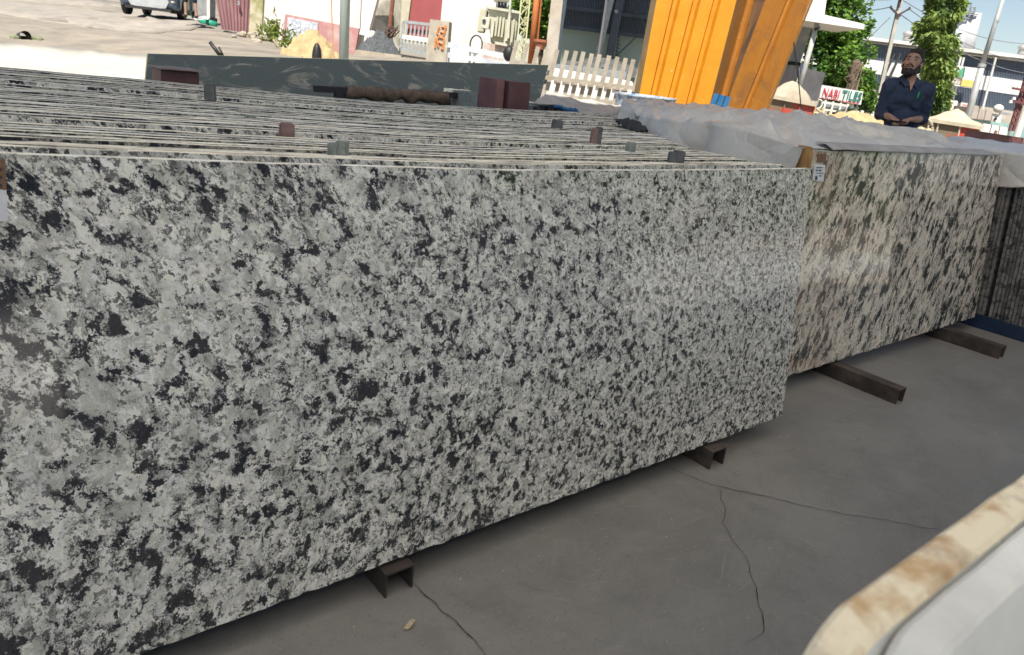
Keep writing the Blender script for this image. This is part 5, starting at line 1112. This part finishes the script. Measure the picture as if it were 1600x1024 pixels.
# ================================================================== people
skin = M('brown_skin', (.44, .26, .18), .5, scale=9, col2=(.38, .215, .145), bump=.05); hair = M('black_hair', (.020, .017, .016), .55, scale=60, bump=.6, bdist=.004)
def to_mesh(name, mb, mat, parent, voxel, smooth_it=4, size=.5):
    org = worldloc(parent); me = bpy.data.meshes.new(name); me.from_pydata([tuple(Vector(v)-org) for v in mb.v], [], mb.f); bm = bmesh.new(); bm.from_mesh(me)
    bmesh.ops.recalc_face_normals(bm, faces=bm.faces); bm.to_mesh(me); bm.free()
    o = bpy.data.objects.new('tmp', me); COL.objects.link(o)
    md = o.modifiers.new('r', 'REMESH'); md.mode = 'VOXEL'; md.voxel_size = voxel; md.use_smooth_shade = True
    if smooth_it: ms = o.modifiers.new('s', 'SMOOTH'); ms.iterations = smooth_it; ms.factor = size
    dg = bpy.context.evaluated_depsgraph_get(); m2 = bpy.data.meshes.new_from_object(o.evaluated_get(dg)); m2.name = name; bpy.data.objects.remove(o)
    m2.materials.clear(); m2.materials.append(mat); q = bpy.data.objects.new(name, m2); COL.objects.link(q); q.parent = parent; m2.polygons.foreach_set('use_smooth', [True]*len(m2.polygons)); return q
def person(root, ex, ef, J, label, shirtm, trm, shoem, head_yaw=0, head_pitch=0, vox=.006, beard=True, rolled=False):
    """J: joints in (right-of-image, towards viewer, up) metres from the feet"""
    t = thing('person', root, label, 'person'); ez = Vector((0, 0, 1)); W = lambda p: Vector(root)+ex*p[0]+ef*p[1]+ez*p[2]
    j = {k: W(v) for k, v in J.items()}
    hc = j['head']; fx = ex; ff = ef
    cy, sy = math.cos(head_yaw), math.sin(head_yaw); hx = ex*cy+ef*sy; hf = ef*cy-ex*sy      # yaw > 0 turns to image left
    cp_, sp_ = math.cos(head_pitch), math.sin(head_pitch); hf2 = hf*cp_+ez*sp_; hz = ez*cp_-hf*sp_; A_ = (hx, hf2, hz)
    HP = lambda a, b_, c: hc+hx*a+hf2*b_+hz*c
    b = MB()
    # head: skull, jaw, nose, ears
    b.ell(HP(0, -.012, .025), (.073, .092, .088), 20, 14, ax=A_); b.ell(HP(0, .012, -.04), (.058, .070, .072), 18, 12, ax=A_); b.ell(HP(0, .045, -.088), (.032, .032, .022), 12, 8, ax=A_)
    b.ell(HP(0, .078, -.02), (.013, .02, .030), 10, 8, ax=A_); b.ell(HP(0, .094, -.036), (.018, .014, .012), 10, 8, ax=A_)
    b.ell(HP(0, .062, .024), (.050, .014, .012), 12, 8, ax=A_)
    for s_ in (-1, 1):
        b.ell(HP(s_*.036, .058, -.02), (.022, .018, .018), 10, 8, ax=A_); b.ell(HP(s_*.078, -.005, -.008), (.010, .020, .032), 8, 8, ax=A_)
    b.ell(HP(0, .074, -.058), (.024, .012, .006), 10, 6, ax=A_); b.ell(HP(0, .070, -.067), (.021, .012, .007), 10, 6, ax=A_)
    b.cone(HP(0, -.02, -.05), j['neck'], .054, .060)
    # trunk
    b.cone(j['neck'], j['chest'], .07, .105); b.ell(j['chest'], (.140, .082, .15), ax=(ex, ef, ez)); b.ell(j['pelvis'], (.13, .085, .11), ax=(ex, ef, ez)); b.cone(j['chest'], j['pelvis'], .088, .088)
    for s_ in ('l', 'r'):
        b.cone(j['chest']+Vector((0, 0, .06)), j[s_+'sh'], .07, .052); b.cone(j[s_+'sh'], j[s_+'el'], .048, .038); b.cone(j[s_+'el'], j[s_+'wr'], .038, .025)
        b.cone(j['pelvis'], j[s_+'hip'], .1, .085); b.cone(j[s_+'hip'], j[s_+'kn'], .08, .055); b.cone(j[s_+'kn'], j[s_+'an'], .052, .036)
        an_ = j[s_+'an']; b.cone(an_-Vector((0, 0, .03)), an_+ef*.13-Vector((0, 0, .055)), .038, .028)
        # hand: palm, four fingers and a thumb curled towards the held thing
        wr = j[s_+'wr']; hd = (j[s_+'ha']-wr).normalized(); side = (hd.cross(ez)).normalized()*(1 if s_ == 'l' else -1); up_ = side.cross(hd).normalized(); up_ = up_ if up_.z > 0 else -up_
        pc = wr+hd*.045; b.ell(pc, (.040, .036, .016), 12, 8, ax=(hd, side, up_))
        b.cone(wr, pc, .024, .022)
        for k, (o_, L_) in enumerate(((-.027, .062), (-.009, .070), (.009, .066), (.026, .052))):
            p0 = pc+hd*.026+side*o_; p1 = p0+hd*L_*.45-up_*.004; p2 = p1+hd*L_*.32-up_*.020; p3 = p2-hd*.002-up_*L_*.26
            b.tube([p0, p1, p2, p3], [.0088, .0084, .0078, .0068], 8)
        p0 = pc-side*.026-hd*.012; p1 = p0-side*.018+hd*.026-up_*.006; p2 = p1+hd*.026-side*.002-up_*.008; b.tube([p0, p1, p2], [.012, .010, .008], 8)
    to_mesh('body', b, skin, t, vox, 2)
    # hair, beard, eyes, brows
    b = MB(); b.ell(HP(0, -.030, .040), (.083, .092, .092), 20, 14, ax=A_); b.ell(HP(.012, .026, .092), (.060, .052, .034), 14, 10, ax=A_); b.ell(HP(.01, -.085, -.01), (.06, .03, .055), ax=A_)
    for s_ in (-1, 1): b.ell(HP(s_*.070, -.002, .03), (.010, .022, .04), ax=A_)
    def rough_up(o, a, f):
        for v_ in o.data.vertices: v_.co = v_.co+Vector(v_.normal)*(mnoise.noise(v_.co*f)*a+mnoise.noise(v_.co*f*2.3)*a*.6)
    hm = to_mesh('hair', b, hair, t, vox, 1); rough_up(hm, .007, 45)
    if beard:
        b = MB(); b.ell(HP(0, .040, -.100), (.047, .044, .044), 16, 10, ax=A_)
        for s_ in (-1, 1): b.ell(HP(s_*.050, .016, -.070), (.015, .034, .040), ax=A_); b.ell(HP(s_*.064, .002, -.025), (.010, .018, .035), ax=A_); b.tube([HP(0, .093, -.050), HP(s_*.022, .084, -.053), HP(s_*.038, .070, -.066)], [.004, .005, .005], 8)
        rough_up(to_mesh('beard', b, hair, t, .005, 1), .005, 60)
    e = MB(); e.ell(HP(0, .084, -.064), (.020, .008, .0055), 12, 6, ax=A_); e.build('lips', M('brown_lips', (.26, .12, .095), .5, bump=0), t, smooth=True)
    for s_ in (-1, 1):
        e = MB(); e.ell(HP(s_*.031, .072, .004), (.0125, .007, .0038), 10, 6, ax=A_); eo = e.build('eye', M('eye_white', (.22, .19, .17), .3, bump=0), t, smooth=True)
        e = MB(); e.ell(HP(s_*.031, .0785, .004), (.0050, .003, .0036), 8, 6, ax=A_); e.build('iris', M('iris_black', (.01, .008, .007), .2, bump=0), eo, smooth=True)
        e = MB(); e.tube([HP(s_*.012, .086, .020), HP(s_*.034, .082, .027), HP(s_*.055, .066, .020)], [.0030, .0040, .002], 6); e.build('eyebrow', hair, t, smooth=True)
    # shirt
    b = MB(); b.ell(j['chest'], (.162, .112, .17), 20, 14, ax=(ex, ef, ez)); b.ell(lerp(j['chest'], j['pelvis'], .55)+ef*.008, (.150, .112, .17), 20, 12, ax=(ex, ef, ez)); b.ell(lerp(j['chest'], j['pelvis'], .95), (.152, .110, .15), ax=(ex, ef, ez))
    b.cone(lerp(j['neck'], j['chest'], .18)-Vector((0, 0, .01)), lerp(j['neck'], j['chest'], .6), .060, .10)
    for s_ in ('l', 'r'):
        b.cone(lerp(j['neck'], j[s_+'sh'], .35)-Vector((0, 0, .02)), j[s_+'sh']-Vector((0, 0, .005)), .052, .064); b.cone(j[s_+'sh'], j[s_+'el'], .060, .049); b.cone(j[s_+'el'], lerp(j[s_+'el'], j[s_+'wr'], .28 if s_ == 'r' else .5), .049, .042)
        b.cone(j['chest']+Vector((0, 0, .05)), j[s_+'sh'], .08, .062)
    # creases
    sh = to_mesh('shirt', b, shirtm, t, .008, 3)
    for v_ in sh.data.vertices:
        c = v_.co; n_ = mnoise.noise((c.x*9, c.y*9, c.z*14))*.012+(1-abs(mnoise.noise((c.x*13+c.z*9, c.y*13, c.z*19)))*2)*.006; v_.co = c+Vector(v_.normal)*n_
    for s_ in (-1, 1):
        c_ = MB(); nk = lerp(j['neck'], hc, .12); c_.loft([[nk+ex*s_*.062+ef*.0+ez*.020, nk+ex*s_*.05+ef*.060+ez*.0, nk+ex*s_*.018+ef*.092-ez*.055], [nk+ex*s_*.095+ef*.01-ez*.01, nk+ex*s_*.09+ef*.075-ez*.035, nk+ex*s_*.045+ef*.108-ez*.085]], cap=False, close=False)
        o = c_.build('collar', shirtm, t); md = o.modifiers.new('t', 'SOLIDIFY'); md.thickness = .004
    # skin shown in the open neck
    c_ = MB(); nk = j['neck']; c_.prism([nk+ex*-.026+ef*.082-ez*.01, nk+ex*.026+ef*.082-ez*.01, nk+ef*.112-ez*.095], ef*.01); c_.build('open_neck', skin, t)
    b = MB(); b.ell(j['pelvis']-Vector((0, 0, .02)), (.158, .112, .12), ax=(ex, ef, ez))
    for s_ in ('l', 'r'):
        b.cone(j['pelvis'], j[s_+'hip'], .11, .098); b.cone(j[s_+'hip'], j[s_+'kn'], .094, .07)
        e = lerp(j[s_+'kn'], j[s_+'an'], .15 if rolled else .92); b.cone(j[s_+'kn'], e, .07, .055)
    to_mesh('trousers', b, trm, t, .010, 3)
    for s_ in ('l', 'r'):
        an_ = j[s_+'an']; b = MB(); b.cone(an_-Vector((0, 0, .045)), an_+ef*.14-Vector((0, 0, .05)), .046, .036); to_mesh('shoe', b, shoem, t, .008, 2)
    return t
def rotv(v, a): return Vector((v.x*math.cos(a)-v.y*math.sin(a), v.x*math.sin(a)+v.y*math.cos(a), 0))
sm = G('navy_shirt'); pq = sm.pos(); sm.set('Base Color', sm.mix(sm.step(sm.vor(pq, 26, 'F1', 'Distance'), .12, .07), sm.mix(sm.step(sm.noise(pq, 9), .4, .6), (.022, .036, .072), (.034, .052, .095)), (.09, .11, .15))); sm.set('Roughness', .85)
wp = PV(1411, 207, 7); root = Vector((wp.x, wp.y, 0)); root = RV*3.292+HV*7.0; root.z = .215
mex, mef = rotv(RV, R(-6)), rotv(-HV, R(-6))
J = dict(head=(-.030, .02, 1.535), neck=(-.015, -.005, 1.405), chest=(.0, .0, 1.23), pelvis=(.035, -.01, .93),
         lsh=(-.160, 0, 1.335), lel=(-.172, -.02, 1.085), lwr=(-.145, .185, 1.075), lha=(-.125, .27, 1.055),
         rsh=(.165, 0, 1.335), rel=(.205, -.02, 1.085), rwr=(.055, .17, 1.075), rha=(-.06, .25, 1.06),
         lhip=(-.05, -.01, .90), rhip=(.12, -.01, .90), lkn=(-.07, .02, .49), rkn=(.15, .02, .49), lan=(-.08, 0, .09), ran=(.16, 0, .09))
J = {k: Vector(v) for k, v in J.items()}
man = person(root, mex, mef, J, 'bearded man in a dark navy shirt looking up while holding a phone behind the tarpaulin', sm.m, M('dark_trousers', (.015, .017, .022), .85, scale=30), M('brown_shoe', (.05, .035, .025), .6), head_yaw=R(30), head_pitch=R(24))
W2 = lambda p: root+mex*p[0]+mef*p[1]+Vector((0, 0, p[2]))
b = MB(); b.box(W2((-.110, .275, 1.048)), (.15, .074, .009), math.atan2(mex.y, mex.x)); tag(b.build('mobile_phone', M('black_phone', (.01, .01, .012), .15, bump=0), bevel=.003), 'black mobile phone held in both hands by the bearded man', 'phone')
b = MB(); q = W2((.055, .118, 1.245)); b.tube([q, q+Vector((0, 0, .065))+mex*.006], .0065, 8); tg_ = b.build('pen', M('green_pen', (.02, .45, .10), .4, bump=0), smooth=True); tag(tg_, 'green pen clipped in the chest pocket of the navy shirt', 'pen')
b = MB(); b.prism([W2((.03, .121, 1.25)), W2((.10, .112, 1.247)), W2((.098, .112, 1.17)), W2((.032, .121, 1.172))], -mef*.006); b.build('shirt_pocket', sm.m, man)
J2 = {k: Vector((v.x, v.y, v.z)) for k, v in J.items()}; J2.update(head=Vector((0, 0, 1.56)), neck=Vector((0, 0, 1.43)), lel=Vector((-.22, 0, 1.05)), lwr=Vector((-.24, .08, .82)), lha=Vector((-.24, .1, .72)), rel=Vector((.24, 0, 1.05)), rwr=Vector((.26, .08, .82)), rha=Vector((.26, .1, .72)), lhip=Vector((-.09, 0, .9)), rhip=Vector((.10, 0, .9)), lkn=Vector((-.13, .03, .49)), rkn=Vector((.13, .03, .49)), lan=Vector((-.16, 0, .09)), ran=Vector((.16, 0, .09)), pelvis=Vector((0, 0, .93)))
fr = PV(299, 26, 22.6); fr.z -= .04
person(fr, RV, -HV, J2, 'person seen only by bare shins and dark cropped trousers beside the car', M('blue_shirt', (.08, .12, .22), .8), M('navy_cropped_trousers', (.02, .025, .04), .85), M('dark_sandal', (.06, .05, .05), .7), vox=.012, beard=False, rolled=True)

# ================================================================== behind the camera (seen only as reflections in the polished slabs)
for i, (x, y, s_) in enumerate(((13.5, -12.5, 1.), (15.5, -11, .95), (18, -10.2, 1.05), (20.5, -8.4, 1.), (24, -8, 1.2), (16.5, -14, 1.2))):
    t = thing('yard_tree', (x, y, terr(x, y)), 'leafy green tree across the yard behind the photographer', 'tree', 'trees across the yard')
    b = MB(); b.tube([(x, y, terr(x, y)-.1), (x+.1, y, 1.6), (x, y+.1, 3.4*s_)], [.16, .12, .05], 9); b.build('trunk', bark, t)
    cl = [(Vector((x, y, 2.75*s_))+Vector(rng.normal(size=3))*Vector((1., 1., .75)).length*.75*s_, .6*s_) for k in range(40)]
    def gen(): c, r_ = cl[rng.integers(len(cl))]; d = rng.normal(size=3); d /= np.linalg.norm(d); return c+Vector(d)*r_*.9
    leaves('crown', gen, 3500, .26, leafmat('yard_leaf_green', (.16, .30, .05), (.30, .45, .08), (.12, .25, .05)), t)
t = thing('yard_shed', (-1, -11, 0), 'grey blue corrugated shed wall across the yard behind the photographer', 'shed')
b = MB(); 
for i in range(66):
    x = -9+i*.3; b.box((x, -11+(.04 if i % 2 else 0), 2.3), (.3, .03, 4.6))
b.build('wall_sheet', M('shed_blue_grey', (.16, .19, .23), .6, scale=2), t); b = MB(); b.box((0, -11.6, 4.65), (18.6, 1.6, .08)); b.build('roof', roofm, t)

for x0, x1, z0, z1 in ((5.2, 6.1, 1.75, 1.95), (6.6, 7.4, 1.75, 2.5), (8.3, 10.1, 1.7, 2.4)):
    b = MB(); b.box(((x0+x1)/2, -10.93, (z0+z1)/2), (x1-x0, .03, z1-z0)); b.build('pale_opening', M('pale_translucent_sheet', (.85, .88, .92), .5, bump=0), t)
